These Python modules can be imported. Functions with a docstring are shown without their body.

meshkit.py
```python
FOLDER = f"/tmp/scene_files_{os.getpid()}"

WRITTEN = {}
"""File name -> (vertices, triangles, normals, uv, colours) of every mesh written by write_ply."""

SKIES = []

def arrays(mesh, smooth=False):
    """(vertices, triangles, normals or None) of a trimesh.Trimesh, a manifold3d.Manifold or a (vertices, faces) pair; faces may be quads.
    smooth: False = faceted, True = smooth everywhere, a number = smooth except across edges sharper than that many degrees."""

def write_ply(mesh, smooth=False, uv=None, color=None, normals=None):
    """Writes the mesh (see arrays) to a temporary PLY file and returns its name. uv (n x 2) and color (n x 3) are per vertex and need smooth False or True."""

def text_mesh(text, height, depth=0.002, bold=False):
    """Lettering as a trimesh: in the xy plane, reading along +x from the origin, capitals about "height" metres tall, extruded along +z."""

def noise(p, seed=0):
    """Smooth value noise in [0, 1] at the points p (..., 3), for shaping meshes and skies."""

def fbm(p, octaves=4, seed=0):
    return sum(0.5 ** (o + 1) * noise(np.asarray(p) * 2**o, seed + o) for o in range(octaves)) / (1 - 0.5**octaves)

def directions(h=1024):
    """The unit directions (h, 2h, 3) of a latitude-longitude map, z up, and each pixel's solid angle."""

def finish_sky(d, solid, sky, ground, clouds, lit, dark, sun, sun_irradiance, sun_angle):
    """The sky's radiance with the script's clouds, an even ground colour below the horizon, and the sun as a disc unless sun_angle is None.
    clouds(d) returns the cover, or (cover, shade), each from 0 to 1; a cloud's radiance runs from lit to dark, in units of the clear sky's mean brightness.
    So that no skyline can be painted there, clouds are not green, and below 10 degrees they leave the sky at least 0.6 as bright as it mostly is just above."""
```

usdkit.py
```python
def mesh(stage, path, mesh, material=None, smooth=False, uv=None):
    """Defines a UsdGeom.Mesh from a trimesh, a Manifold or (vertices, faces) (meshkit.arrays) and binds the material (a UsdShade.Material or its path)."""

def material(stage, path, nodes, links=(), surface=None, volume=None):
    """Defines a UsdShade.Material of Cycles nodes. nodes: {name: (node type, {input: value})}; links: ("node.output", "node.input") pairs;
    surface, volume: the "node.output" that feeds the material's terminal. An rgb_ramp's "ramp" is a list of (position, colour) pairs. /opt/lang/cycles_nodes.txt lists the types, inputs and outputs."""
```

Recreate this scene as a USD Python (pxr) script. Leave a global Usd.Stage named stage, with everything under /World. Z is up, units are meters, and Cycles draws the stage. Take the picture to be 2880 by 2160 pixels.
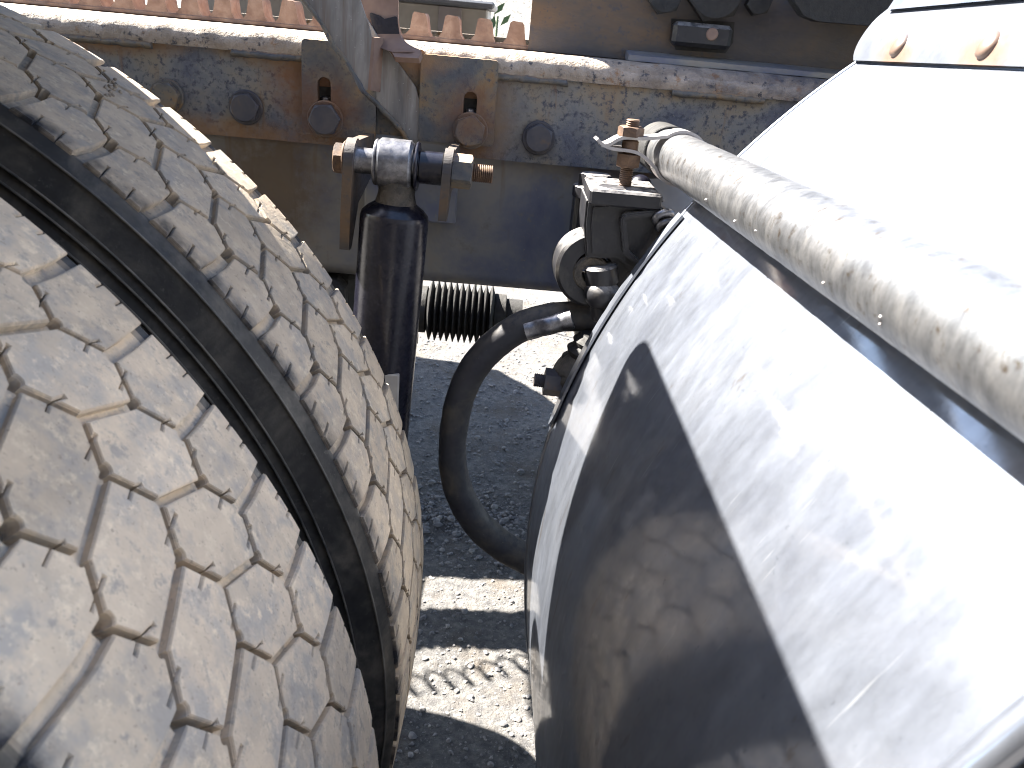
import math, numpy as np, trimesh, usdkit, meshkit
from pxr import Usd, UsdGeom, UsdLux, UsdShade, Gf, Sdf, Vt
from shapely.geometry import Polygon, LineString, Point, box as sbox
from shapely.ops import unary_union

stage = Usd.Stage.CreateInMemory()
UsdGeom.SetStageUpAxis(stage, 'Z'); UsdGeom.SetStageMetersPerUnit(stage, 1.0)
UsdGeom.Xform.Define(stage, '/World'); UsdGeom.Scope.Define(stage, '/World/Looks')
stage.SetDefaultPrim(stage.GetPrimAtPath('/World'))

# ------------------------------------------------------------------ camera
F_PX, YAW, PITCH, ROLL = 2374.61, 0.0313, 0.39585, 0.09255
EYE = np.array([0.0, -0.91459, 1.01168])
EXPOSURE = 3.15
cy, sy, cp, sp = math.cos(YAW), math.sin(YAW), math.cos(PITCH), math.sin(PITCH)
FWD = np.array([sy * cp, cy * cp, -sp]); _r = np.array([cy, -sy, 0.0]); _u = np.cross(_r, FWD)
RIGHT = _r * math.cos(ROLL) + _u * math.sin(ROLL); UP = _u * math.cos(ROLL) - _r * math.sin(ROLL)
cam = UsdGeom.Camera.Define(stage, '/World/camera')
M = Gf.Matrix4d(); M.SetRow(0, Gf.Vec4d(*RIGHT, 0)); M.SetRow(1, Gf.Vec4d(*UP, 0)); M.SetRow(2, Gf.Vec4d(*(-FWD), 0)); M.SetRow(3, Gf.Vec4d(*EYE, 1))
cam.AddTransformOp().Set(M)
cam.CreateHorizontalApertureAttr(6.17); cam.CreateVerticalApertureAttr(6.17 * 0.75)
cam.CreateFocalLengthAttr(6.17 * F_PX / 2880)
cam.CreateClippingRangeAttr(Gf.Vec2f(0.02, 500)); cam.CreateFStopAttr(3.2); cam.CreateFocusDistanceAttr(0.86)
cam.CreateExposureAttr(EXPOSURE)

# ------------------------------------------------------------------ sky and sun
SUN = np.array([-0.78, 0.45, 1.0]); SUN /= np.linalg.norm(SUN)
dome = UsdLux.DomeLight.Define(stage, '/World/sky')
usdkit.material(stage, '/World/Looks/sky_air', {
    'sky': ('sky_texture', {'sky_type': 'single_scattering', 'sun_disc': False, 'sun_elevation': math.asin(SUN[2]), 'sun_rotation': math.atan2(SUN[0], SUN[1]), 'air_density': 1.0, 'aerosol_density': 1.0}),
    'bg': ('background_shader', {'strength': 0.05})}, [('sky.color', 'bg.color')], surface='bg.background')
UsdShade.MaterialBindingAPI.Apply(dome.GetPrim()).Bind(UsdShade.Material.Get(stage, '/World/Looks/sky_air'))
dome.GetPrim().SetCustomDataByKey('kind', 'structure')
sun = UsdLux.DistantLight.Define(stage, '/World/sun')
sun.CreateNormalizeAttr(True); sun.CreateIntensityAttr(1.25); sun.CreateAngleAttr(0.5); sun.CreateColorAttr(Gf.Vec3f(1.0, 0.94, 0.85))
_z = SUN; _x = np.cross([0, 1, 0], _z); _x /= np.linalg.norm(_x); _y = np.cross(_z, _x)
S = Gf.Matrix4d(); S.SetRow(0, Gf.Vec4d(*_x, 0)); S.SetRow(1, Gf.Vec4d(*_y, 0)); S.SetRow(2, Gf.Vec4d(*_z, 0)); S.SetRow(3, Gf.Vec4d(0, 0, 20, 1))
sun.AddTransformOp().Set(S)

# ------------------------------------------------------------------ helpers
rng = np.random.default_rng(7)
V = lambda *a: np.array(a, float)

def ray(u, v):
    return FWD + RIGHT * ((u - 1440) / F_PX) - UP * ((v - 1080) / F_PX)

def at(u, v, y):
    "the world point in the plane of depth y that was surveyed at this place of the photograph"
    r = ray(u, v); return EYE + r * ((y - EYE[1]) / r[1])

_names = {}
def numbered(parent, name):
    k = (parent, name); n = _names.get(k, 0); _names[k] = n + 1
    return name if n == 0 else f'{name}_{n:03d}'

def pathof(parent): return '/World' if parent is None else str(parent.GetPath())

def thing(name, label, cat, group=None):
    p = UsdGeom.Xform.Define(stage, '/World/' + numbered('/World', name)).GetPrim()
    return tag(p, label, cat, group)

def tag(p, label=None, cat=None, group=None, kind=None):
    for k, v in (('label', label), ('category', cat), ('group', group), ('kind', kind)):
        if v: p.SetCustomDataByKey(k, v)
    return p

def part(name, mesh, m, parent=None, smooth=35, label=None, kind=None):
    pp = pathof(parent)
    p = usdkit.mesh(stage, pp + '/' + numbered(pp, name), mesh, m, smooth=smooth).GetPrim()
    return tag(p, label, kind=kind)

def cat(*ms): return trimesh.util.concatenate([m for m in ms])

def norm(a): a = np.asarray(a, float); return a / np.linalg.norm(a)

def frame(axis, hint=None):
    z = norm(axis); h = np.array(hint if hint is not None else ([0, 0, 1] if abs(z[2]) < .9 else [1, 0, 0]), float)
    x = norm(np.cross(h, z)); y = np.cross(z, x); return x, y, z

def place(mesh, origin, axis, hint=None):
    "maps the mesh's z axis on axis and its origin on origin"
    x, y, z = frame(axis, hint); T = np.eye(4); T[:3, 0], T[:3, 1], T[:3, 2], T[:3, 3] = x, y, z, origin
    m = mesh.copy(); m.apply_transform(T); return m

def cbox(lo, hi, c=0.0015):
    "a box with chamfered edges"
    lo, hi = np.minimum(lo, hi).astype(float), np.maximum(lo, hi).astype(float); c = min(c, (hi - lo).min() * .3)
    P = []
    for i in np.ndindex(2, 2, 2):
        k = np.where(np.array(i) == 1, hi, lo); s = np.where(np.array(i) == 1, -1, 1) * c
        for a in range(3):
            q = k + s; q[a] = k[a]; P.append(q)
    return trimesh.convex.convex_hull(np.array(P))

def rev(profile, n=48):
    "profile: (radius, height) pairs turned round z"
    return trimesh.creation.revolve(np.array(profile, float), sections=n)

def cyl(p0, p1, r, c=0.001, n=40, r1=None):
    p0, p1 = np.array(p0, float), np.array(p1, float); L = np.linalg.norm(p1 - p0); r1 = r if r1 is None else r1
    return place(rev([(0, 0), (r - c, 0), (r, c), (r1, L - c), (r1 - c, L), (0, L)], n), p0, p1 - p0)

def ringtube(p0, p1, r, ri, c=0.001, n=48):
    p0, p1 = np.array(p0, float), np.array(p1, float); L = np.linalg.norm(p1 - p0)
    return place(rev([(ri, 0), (r - c, 0), (r, c), (r, L - c), (r - c, L), (ri, L), (ri, 0)], n), p0, p1 - p0)

def hexhead(p0, axis, across, h, c=None, hint=None, spin=0.0):
    "a hexagonal bolt head or nut: chamfered on the corners"
    R = across / math.sqrt(3); c = c or across * .07
    a = np.arange(6) * math.pi / 3 + spin; hexa = Polygon(np.c_[R * np.cos(a), R * np.sin(a)])
    m = trimesh.creation.extrude_polygon(hexa, h, engine='earcut')
    cone = rev([(0, 0), (R * 1.02, 0), (R * 1.02, h - c), (R - c * 1.4, h), (0, h)], 36)
    import manifold3d as mf
    A = mf.Manifold(mf.Mesh(m.vertices.astype(np.float32), m.faces.astype(np.uint32)))
    B = mf.Manifold(mf.Mesh(cone.vertices.astype(np.float32), cone.faces.astype(np.uint32)))
    o = (A ^ B).to_mesh(); m = trimesh.Trimesh(o.vert_properties[:, :3], o.tri_verts)
    return place(m, p0, axis, hint)

def thread(p0, p1, r, pitch=0.0018):
    p0, p1 = np.array(p0, float), np.array(p1, float); L = np.linalg.norm(p1 - p0); n = max(2, int(L / pitch)); pr = [(0, 0)]
    for i in range(n): pr += [(r * .88, i * L / n), (r, (i + .5) * L / n)]
    pr += [(r * .85, L), (0, L)]
    return place(rev(pr, 28), p0, p1 - p0)

def sweep(P, R, n=24, wob=0.0, seed=0, caps=True):
    "a tube of radius R (a number or one per point) along the points P"
    P = np.asarray(P, float); R = np.broadcast_to(R, len(P)); T = np.gradient(P, axis=0); T /= np.linalg.norm(T, axis=1)[:, None]
    x = frame(T[0])[0]; rings = []; a = np.arange(n) * 2 * math.pi / n
    for i in range(len(P)):
        x = norm(x - T[i] * (x @ T[i])); y = np.cross(T[i], x)
        rings.append(P[i] + R[i] * (np.cos(a)[:, None] * x + np.sin(a)[:, None] * y))
    v = np.array(rings)
    if wob:
        d = v - P[:, None]; d /= np.linalg.norm(d, axis=2)[..., None]
        v = v + d * (meshkit.fbm(v * 90, 3, seed)[..., None] - .5) * wob
    v = v.reshape(-1, 3); f = []
    for i in range(len(P) - 1):
        for j in range(n):
            a0, b0 = i * n + j, i * n + (j + 1) % n; f += [(a0, b0, b0 + n), (a0, b0 + n, a0 + n)]
    if caps:
        k = len(v); v = np.vstack([v, P[0], P[-1]]); m = (len(P) - 1) * n
        f += [(k, (j + 1) % n, j) for j in range(n)] + [(k + 1, m + j, m + (j + 1) % n) for j in range(n)]
    return trimesh.Trimesh(v, f, process=False)

def spline(P, n):
    from scipy.interpolate import CubicSpline
    P = np.asarray(P, float); t = np.r_[0, np.cumsum(np.linalg.norm(np.diff(P, axis=0), axis=1))]
    return CubicSpline(t, P)(np.linspace(0, t[-1], n))

def grid_mesh(G, closed=False):
    "G (a, b, 3): a sheet of quads; closed joins the last column with the first"
    a, b = G.shape[:2]; f = []
    I = np.arange(a * b).reshape(a, b)
    if closed: I = np.c_[I, I[:, :1]]
    q = np.stack([I[:-1, :-1], I[1:, :-1], I[1:, 1:], I[:-1, 1:]], -1).reshape(-1, 4)
    return trimesh.Trimesh(G.reshape(-1, 3), np.vstack([q[:, [0, 1, 2]], q[:, [0, 2, 3]]]), process=False)

def loft_x(sec, xs, rough=0.0, scale=60, seed=0, mask=None):
    "a closed section of (y, z) points drawn along x, its skin roughened by noise"
    sec = np.asarray(sec, float); G = np.zeros((len(xs), len(sec), 3)); G[..., 0] = np.asarray(xs)[:, None]; G[..., 1:] = sec
    if rough:
        t = np.roll(sec, -1, 0) - np.roll(sec, 1, 0); nn = np.c_[t[:, 1], -t[:, 0]]; nn /= np.maximum(np.linalg.norm(nn, axis=1), 1e-9)[:, None]
        d = (meshkit.fbm(G * scale, 4, seed) - .5) * rough
        if mask is not None: d = d * mask(G)
        G[..., 1:] += nn * d[..., None]
    m = grid_mesh(G, True)
    caps = [trimesh.creation.triangulate_polygon(Polygon(G[k][:, 1:]), engine='earcut') for k in (0, -1)]
    parts = [m] + [trimesh.Trimesh(np.c_[np.full(len(v), xs[k]), v], f, process=False) for (v, f), k in zip(caps, (0, -1))]
    out = cat(*parts); trimesh.repair.fix_normals(out); return out

def resample(P, d):
    P = np.asarray(P, float); out = []
    for a, b in zip(P, np.roll(P, -1, 0)):
        k = max(1, int(np.linalg.norm(b - a) / d)); out += [a + (b - a) * i / k for i in range(k)]
    return np.array(out)

def arc(c, r, a0, a1, n=8):
    t = np.radians(np.linspace(a0, a1, n)); return [(c[0] + r * math.cos(q), c[1] + r * math.sin(q)) for q in t]

def plate(poly, origin, ux, uy, thick, c=0.0008):
    "extrudes a shapely polygon drawn in the axes ux, uy at origin by thick along ux x uy"
    m = trimesh.creation.extrude_polygon(poly, thick, engine='earcut')
    T = np.eye(4); T[:3, 0], T[:3, 1], T[:3, 2], T[:3, 3] = ux, uy, np.cross(ux, uy), origin
    m.apply_transform(T); return m

# ------------------------------------------------------------------ materials
def mat(name, ramp, scale=20, detail=6, rough=(.5, .7), metallic=0.0, bump=0.3, bscale=None, bdist=.002, fine=None, stretch=(1, 1, 1), spots=(), streak=None, spec=.5, distortion=.4, extra=None, coord='position'):
    """ramp: (position, colour) pairs driven by noise; fine: (scale, colour, low, high) a second speckle;
    spots: (centre, radii, colour, strength) stains; streak: (scale3, colour, low, high)"""
    N = {'g': ('geometry', {}), 'tc': ('texture_coordinate', {}), 'mp': ('mapping', {'scale': stretch}),
         'n': ('noise_texture', {'scale': scale, 'detail': detail, 'roughness': .62, 'distortion': distortion}),
         'r': ('rgb_ramp', {'ramp': ramp}), 'p': ('principled_bsdf', {'metallic': metallic, 'specular_ior_level': spec}),
         'n2': ('noise_texture', {'scale': bscale or scale * 4, 'detail': 5, 'roughness': .7}),
         'b': ('bump', {'strength': bump, 'distance': bdist}),
         'rr': ('map_range', {'from_min': .3, 'from_max': .7, 'to_min': rough[0], 'to_max': rough[1]})}
    src = 'g.position' if coord == 'position' else 'tc.object'
    L = [(src, 'mp.vector'), ('mp.vector', 'n.vector'), ('n.fac', 'r.fac'), ('mp.vector', 'n2.vector'), ('n2.fac', 'b.height'), ('b.normal', 'p.normal'), ('n2.fac', 'rr.value'), ('rr.result', 'p.roughness')]
    col = 'r.color'
    def over(i, facsrc, colour):
        nonlocal col
        N[f'x{i}'] = ('mix', {'color2': colour}); L.extend([(col, f'x{i}.color1'), (facsrc, f'x{i}.fac')]); col = f'x{i}.color'
    if fine:
        for j, (sc, colour, lo, hi) in enumerate(fine if isinstance(fine, list) else [fine]):
            N[f'fn{j}'] = ('noise_texture', {'scale': sc, 'detail': 4, 'roughness': .7}); N[f'fr{j}'] = ('map_range', {'from_min': lo, 'from_max': hi, 'clamp': True})
            L.extend([(src, f'fn{j}.vector'), (f'fn{j}.fac', f'fr{j}.value')]); over(f'f{j}', f'fr{j}.result', colour)
    if streak:
        N['sm'] = ('mapping', {'scale': streak[0]}); N['sn'] = ('noise_texture', {'scale': 1, 'detail': 4, 'roughness': .6}); N['sr'] = ('map_range', {'from_min': streak[2], 'from_max': streak[3], 'clamp': True})
        L.extend([(src, 'sm.vector'), ('sm.vector', 'sn.vector'), ('sn.fac', 'sr.value')]); over('s', 'sr.result', streak[1])
    for i, (c, rad, colour, k) in enumerate(spots):
        rad = np.broadcast_to(rad, 3)
        N[f'q{i}'] = ('mapping', {'scale': tuple(1 / rad), 'location': tuple(-np.asarray(c) / rad)}); N[f'gq{i}'] = ('gradient_texture', {'gradient_type': 'spherical'})
        N[f'mq{i}'] = ('math', {'math_type': 'multiply'}); N[f'aq{i}'] = ('map_range', {'from_min': .10, 'from_max': .34, 'to_max': k, 'clamp': True})
        N[f'nq{i}'] = ('noise_texture', {'scale': 55, 'detail': 5, 'roughness': .7})
        L.extend([(src, f'q{i}.vector'), (f'q{i}.vector', f'gq{i}.vector'), (f'gq{i}.fac', f'mq{i}.value1'), (src, f'nq{i}.vector'), (f'nq{i}.fac', f'mq{i}.value2'), (f'mq{i}.value', f'aq{i}.value')])
        over(f'q{i}', f'aq{i}.result', colour)
    L.append((col, 'p.base_color'))
    surf = 'p.BSDF'
    if extra: surf = extra(N, L) or surf
    return usdkit.material(stage, '/World/Looks/' + name, N, L, surface=surf)

def settled(colour, lo=.35, hi=.8, most=.9):
    "dust and bleached chips lying on faces that look up"
    def f(N, L):
        N['sd'] = ('separate_xyz', {}); N['sr_'] = ('map_range', {'from_min': lo, 'from_max': hi, 'to_max': most, 'clamp': True}); N['sn_'] = ('noise_texture', {'scale': 120, 'detail': 4, 'roughness': .7})
        N['sm_'] = ('map_range', {'from_min': .35, 'from_max': .55, 'clamp': True}); N['sk_'] = ('math', {'math_type': 'multiply'}); N['sc_'] = ('mix', {'color2': colour})
        old = [l for l in L if l[1] == 'p.base_color'][0]; L.remove(old)
        L.extend([('g.normal', 'sd.vector'), ('sd.z', 'sr_.value'), ('g.position', 'sn_.vector'), ('sn_.fac', 'sm_.value'), ('sr_.result', 'sk_.value1'), ('sm_.result', 'sk_.value2'), ('sk_.value', 'sc_.fac'), (old[0], 'sc_.color1'), ('sc_.color', 'p.base_color')])
    return f
NAVY, RUST, TAN, BROWN, BLACK = (.042, .045, .068), (.20, .085, .028), (.21, .165, .115), (.10, .055, .032), (.012, .012, .014)
ZT0 = .98
b1, b2 = at(915, 335, 0), at(1322, 365, 0)
RAILSPOTS = [(at(880, 200, 0), (.075, .05, .075), (.17, .075, .03), .9), (at(980, 330, 0), (.09, .05, .05), (.15, .07, .03), .8), (at(1330, 330, 0), (.06, .05, .09), (.18, .085, .03), .9),
             (at(1180, 200, 0), (.07, .05, .06), (.20, .12, .06), .8), (at(300, 100, 0), (.13, .05, .025), (.20, .11, .055), .9), (at(600, 390, 0), (.22, .05, .035), (.19, .10, .04), .8), (at(750, 130, 0), (.09, .05, .03), (.20, .12, .06), .8), (at(1900, 200, 0), (.16, .05, .025), (.2, .115, .06), .7), (at(2150, 60, 0), (.2, .1, .03), (.2, .1, .05), .7), (at(1420, 330, 0), (.05, .05, .06), (.19, .16, .12), .5)]
M_rail = mat('painted_rail', [(.28, (.048, .056, .092)), (.42, (.085, .092, .118)), (.52, (.155, .153, .15)), (.62, (.20, .17, .13)), (.75, (.20, .115, .055))], 13, rough=(.42, .75), bump=.55, bscale=170, bdist=.0016, fine=[(150, (.04, .044, .062), .50, .64), (420, (.24, .20, .15), .60, .72)], streak=((52, 1, 7), (.17, .085, .035), .60, .74), spots=RAILSPOTS)
M_raillow = mat('painted_web', [(.30, (.060, .068, .115)), (.44, (.105, .112, .145)), (.56, (.18, .17, .155)), (.70, (.22, .17, .12))], 8, rough=(.38, .6), bump=.3, bscale=120, bdist=.0012, fine=[(45, (.13, .122, .11), .60, .70), (260, (.16, .15, .135), .62, .72)], streak=((38, 1, 4), (.12, .075, .04), .58, .74), spots=[(at(760, 520, .01), (.09, .06, .12), (.10, .065, .035), .8), (at(1150, 1010, 0), (.3, .1, .02), (.13, .08, .04), .7)])
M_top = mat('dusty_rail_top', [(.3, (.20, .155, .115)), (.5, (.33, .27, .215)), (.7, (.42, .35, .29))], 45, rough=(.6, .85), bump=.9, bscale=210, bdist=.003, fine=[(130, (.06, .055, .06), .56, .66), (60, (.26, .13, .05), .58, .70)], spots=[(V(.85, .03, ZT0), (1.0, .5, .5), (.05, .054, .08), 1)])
M_rustplate = mat('rusty_plate', [(.30, (.045, .05, .07)), (.44, (.085, .085, .085)), (.54, (.14, .115, .085)), (.62, (.19, .12, .06)), (.74, (.20, .09, .035))], 24, rough=(.55, .8), bump=.5, bscale=160, bdist=.0015, fine=(210, (.05, .05, .06), .54, .66), extra=settled((.34, .22, .13), .5, .9), spots=[(b1 + V(0, 0, .01), .06, (.11, .05, .026), .8), (b2 + V(0, 0, .015), .055, (.12, .055, .028), .8), (at(1180, 160, 0), (.06, .05, .03), (.25, .14, .065), .8)])
M_rack = mat('rust_rack', [(.3, (.17, .10, .07)), (.5, (.24, .155, .11)), (.7, (.32, .225, .165))], 60, rough=(.7, .9), bump=.4, bscale=250, bdist=.001)
M_sideplate = mat('brown_plate', [(.28, (.032, .033, .045)), (.46, (.066, .055, .048)), (.60, (.105, .07, .044)), (.74, (.15, .085, .038))], 11, rough=(.5, .75), bump=.45, bscale=130, bdist=.0016, fine=(180, (.055, .05, .055), .54, .68), stretch=(.6, 1, 1.5))
M_bolt = mat('dark_bolt', [(.3, (.035, .038, .055)), (.6, (.07, .065, .07)), (.75, (.13, .085, .05))], 60, rough=(.4, .65), bump=.3, bscale=300, bdist=.0006, metallic=.2)
M_rustbolt = mat('rust_bolt', [(.3, (.05, .034, .027)), (.5, (.10, .06, .038)), (.7, (.19, .115, .065))], 70, rough=(.55, .8), bump=.4, bscale=400, bdist=.0006, metallic=.2)
M_galv = mat('galvanized_steel', [(.3, (.12, .115, .115)), (.5, (.19, .18, .17)), (.7, (.27, .255, .24))], 30, rough=(.4, .6), metallic=.2, bump=.25, bscale=200, bdist=.0008, streak=((150, 40, 7), (.13, .095, .075), .50, .72), stretch=(2.2, .5, .5), fine=(330, (.50, .49, .48), .66, .74))
M_brown = mat('brown_bracket', [(.3, (.14, .085, .065)), (.55, (.20, .13, .10)), (.75, (.26, .18, .13))], 25, rough=(.6, .8), bump=.25, bscale=150, bdist=.001)
M_blackpaint = mat('black_paint', [(.3, (.006, .006, .011)), (.6, (.010, .010, .017)), (.8, (.035, .035, .04))], 25, rough=(.16, .34), bump=.12, bscale=90, bdist=.0008, fine=(330, (.15, .14, .13), .70, .78), spec=.55)
M_casting = mat('black_casting', [(.3, (.007, .007, .010)), (.55, (.014, .014, .017)), (.75, (.045, .042, .038))], 40, rough=(.3, .5), bump=.35, bscale=140, bdist=.001, fine=(260, (.10, .09, .08), .66, .76), extra=settled((.24, .23, .225)))
M_shiny = mat('worn_black_steel', [(.3, (.10, .10, .115)), (.5, (.22, .22, .235)), (.7, (.42, .42, .44))], 55, rough=(.25, .45), metallic=.85, bump=.2, bscale=220, bdist=.0006)
M_rubberhose = mat('rubber_hose', [(.3, (.018, .019, .028)), (.52, (.03, .031, .038)), (.66, (.075, .068, .058)), (.8, (.12, .10, .08))], 19, rough=(.45, .75), bump=.35, bscale=160, bdist=.0012, fine=(300, (.09, .08, .07), .64, .74), extra=settled((.12, .105, .085), .3, .9, .6))
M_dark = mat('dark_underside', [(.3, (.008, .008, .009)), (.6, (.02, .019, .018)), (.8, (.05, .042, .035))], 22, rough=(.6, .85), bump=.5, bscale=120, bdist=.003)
M_grime = mat('greasy_metal', [(.3, (.015, .014, .014)), (.5, (.05, .043, .036)), (.7, (.12, .10, .075))], 45, rough=(.45, .75), bump=.8, bscale=160, bdist=.003)
M_clamp = mat('clamp_band', [(.3, (.30, .28, .28)), (.6, (.42, .40, .39)), (.8, (.5, .45, .40))], 40, rough=(.3, .5), metallic=.6, bump=.1, bscale=250, bdist=.0004)
M_pale = mat('pale_bracket', [(.3, (.30, .29, .28)), (.7, (.40, .38, .36))], 30, rough=(.5, .7), bump=.1)
M_grey = mat('grey_steel_box', [(.3, (.16, .15, .145)), (.7, (.25, .24, .225))], 9, rough=(.4, .6), metallic=.2, bump=.1)
M_greypanel = mat('grey_panel', [(.3, (.12, .11, .12)), (.7, (.17, .155, .165))], 14, rough=(.5, .7), bump=.1)
M_green = mat('green_leaf', [(.3, (.05, .08, .03)), (.7, (.10, .14, .06))], 30, rough=(.5, .7))

# ------------------------------------------------------------------ the ground
def ground_extra(N, L):
    N['vo'] = ('noise_texture', {'scale': 150, 'detail': 3, 'roughness': .6}); N['b2'] = ('bump', {'strength': .9, 'distance': .006})
    L.extend([('g.position', 'vo.vector'), ('vo.fac', 'b2.height'), ('b2.normal', 'b.normal')])
M_ground = mat('worn_asphalt', [(.30, (.045, .044, .046)), (.5, (.095, .092, .089)), (.7, (.17, .16, .148))], 55, rough=(.7, .95), bump=.9, bscale=420, bdist=.004, fine=[(230, (.30, .28, .26), .60, .70), (6, (.085, .07, .055), .5, .66)], extra=ground_extra)
gx = np.r_[-60, -20, -6, -2.5, np.arange(-1.2, 1.21, .03), 2.5, 6, 20, 60]; gy = np.r_[-60, -20, -6, -2.5, np.arange(-1.2, 3.0, .03), 4, 8, 20, 60]
GX, GY = np.meshgrid(gx, gy, indexing='ij'); P = np.stack([GX, GY, 0 * GX], -1)
near = np.exp(-(np.hypot(GX, GY - .8) / 2.2) ** 4)
P[..., 2] = near * ((meshkit.fbm(P * 14, 4, 3) - .5) * .012)
g = part('ground', grid_mesh(P.transpose(1, 0, 2)[:, :, :]), M_ground, smooth=60); tag(g, kind='structure')

# loose chippings: one uncountable scatter
M_stone = mat('stone_chip', [(.3, (.075, .075, .085)), (.5, (.16, .155, .155)), (.7, (.28, .26, .24))], 40, rough=(.6, .85), bump=.2, bscale=300)
M_stone2 = mat('pale_stone_chip', [(.3, (.2, .19, .18)), (.7, (.36, .33, .29))], 60, rough=(.6, .85), bump=.2, bscale=300)
pi = UsdGeom.PointInstancer.Define(stage, '/World/stone_chippings')
tag(pi.GetPrim(), 'small loose stone chippings scattered over the dark worn asphalt below the frame', 'gravel', kind='stuff')
protos = []
for i in range(6):
    s = trimesh.creation.icosphere(subdivisions=1); r2 = np.random.default_rng(i)
    s = trimesh.convex.convex_hull(s.vertices * (1 + r2.uniform(-.3, .3, (len(s.vertices), 1))) * V(1, r2.uniform(.6, .95), r2.uniform(.4, .7)))
    pr = usdkit.mesh(stage, f'/World/stone_chippings/stone_{i:03d}' if i else '/World/stone_chippings/stone', s, M_stone2 if i == 5 else M_stone, smooth=False)
    protos.append(pr.GetPath())
pi.CreatePrototypesRel().SetTargets(protos)
n = 9000
px_ = np.r_[rng.uniform(-.55, .4, n), rng.normal(-.02, .14, 1500)]; py_ = np.r_[rng.uniform(-.1, 2.4, n), rng.normal(.72, .06, 1500)]
n = len(px_)
sz = np.clip(rng.lognormal(math.log(.0021), .55, n), .0009, .0095)
q = rng.uniform(0, 2 * math.pi, n)
pi.CreatePositionsAttr(Vt.Vec3fArray.FromNumpy(np.c_[px_, py_, sz * .25 + (meshkit.fbm(np.c_[px_, py_, 0 * px_] * 14, 4, 3) - .5) * .012].astype(np.float32)))
pi.CreateScalesAttr(Vt.Vec3fArray.FromNumpy(np.repeat(sz[:, None], 3, 1).astype(np.float32)))
pi.CreateOrientationsAttr(Vt.QuathArray([Gf.Quath(float(math.cos(a / 2)), 0, 0, float(math.sin(a / 2))) for a in q]))
pi.CreateProtoIndicesAttr(Vt.IntArray.FromNumpy(rng.choice(6, n, p=[.2, .19, .19, .19, .19, .04]).astype(np.int32)))

# ------------------------------------------------------------------ dual tyres
AX, AZ, R0 = -0.5763, 0.5, 0.5300
PITCH_N = 67; PA = 360.0 / PITCH_N; MMD = R0 * math.pi / 180      # metres of tread per degree
DEPTH = .0102
RIBS = ((.5170, .0088, .0012), (.4985, .0160, .0042), (.4900, .0172, .0042), (.4805, .0186, .0046), (.4700, .0200, .0046), (.4580, .0212, .0046))

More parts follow.
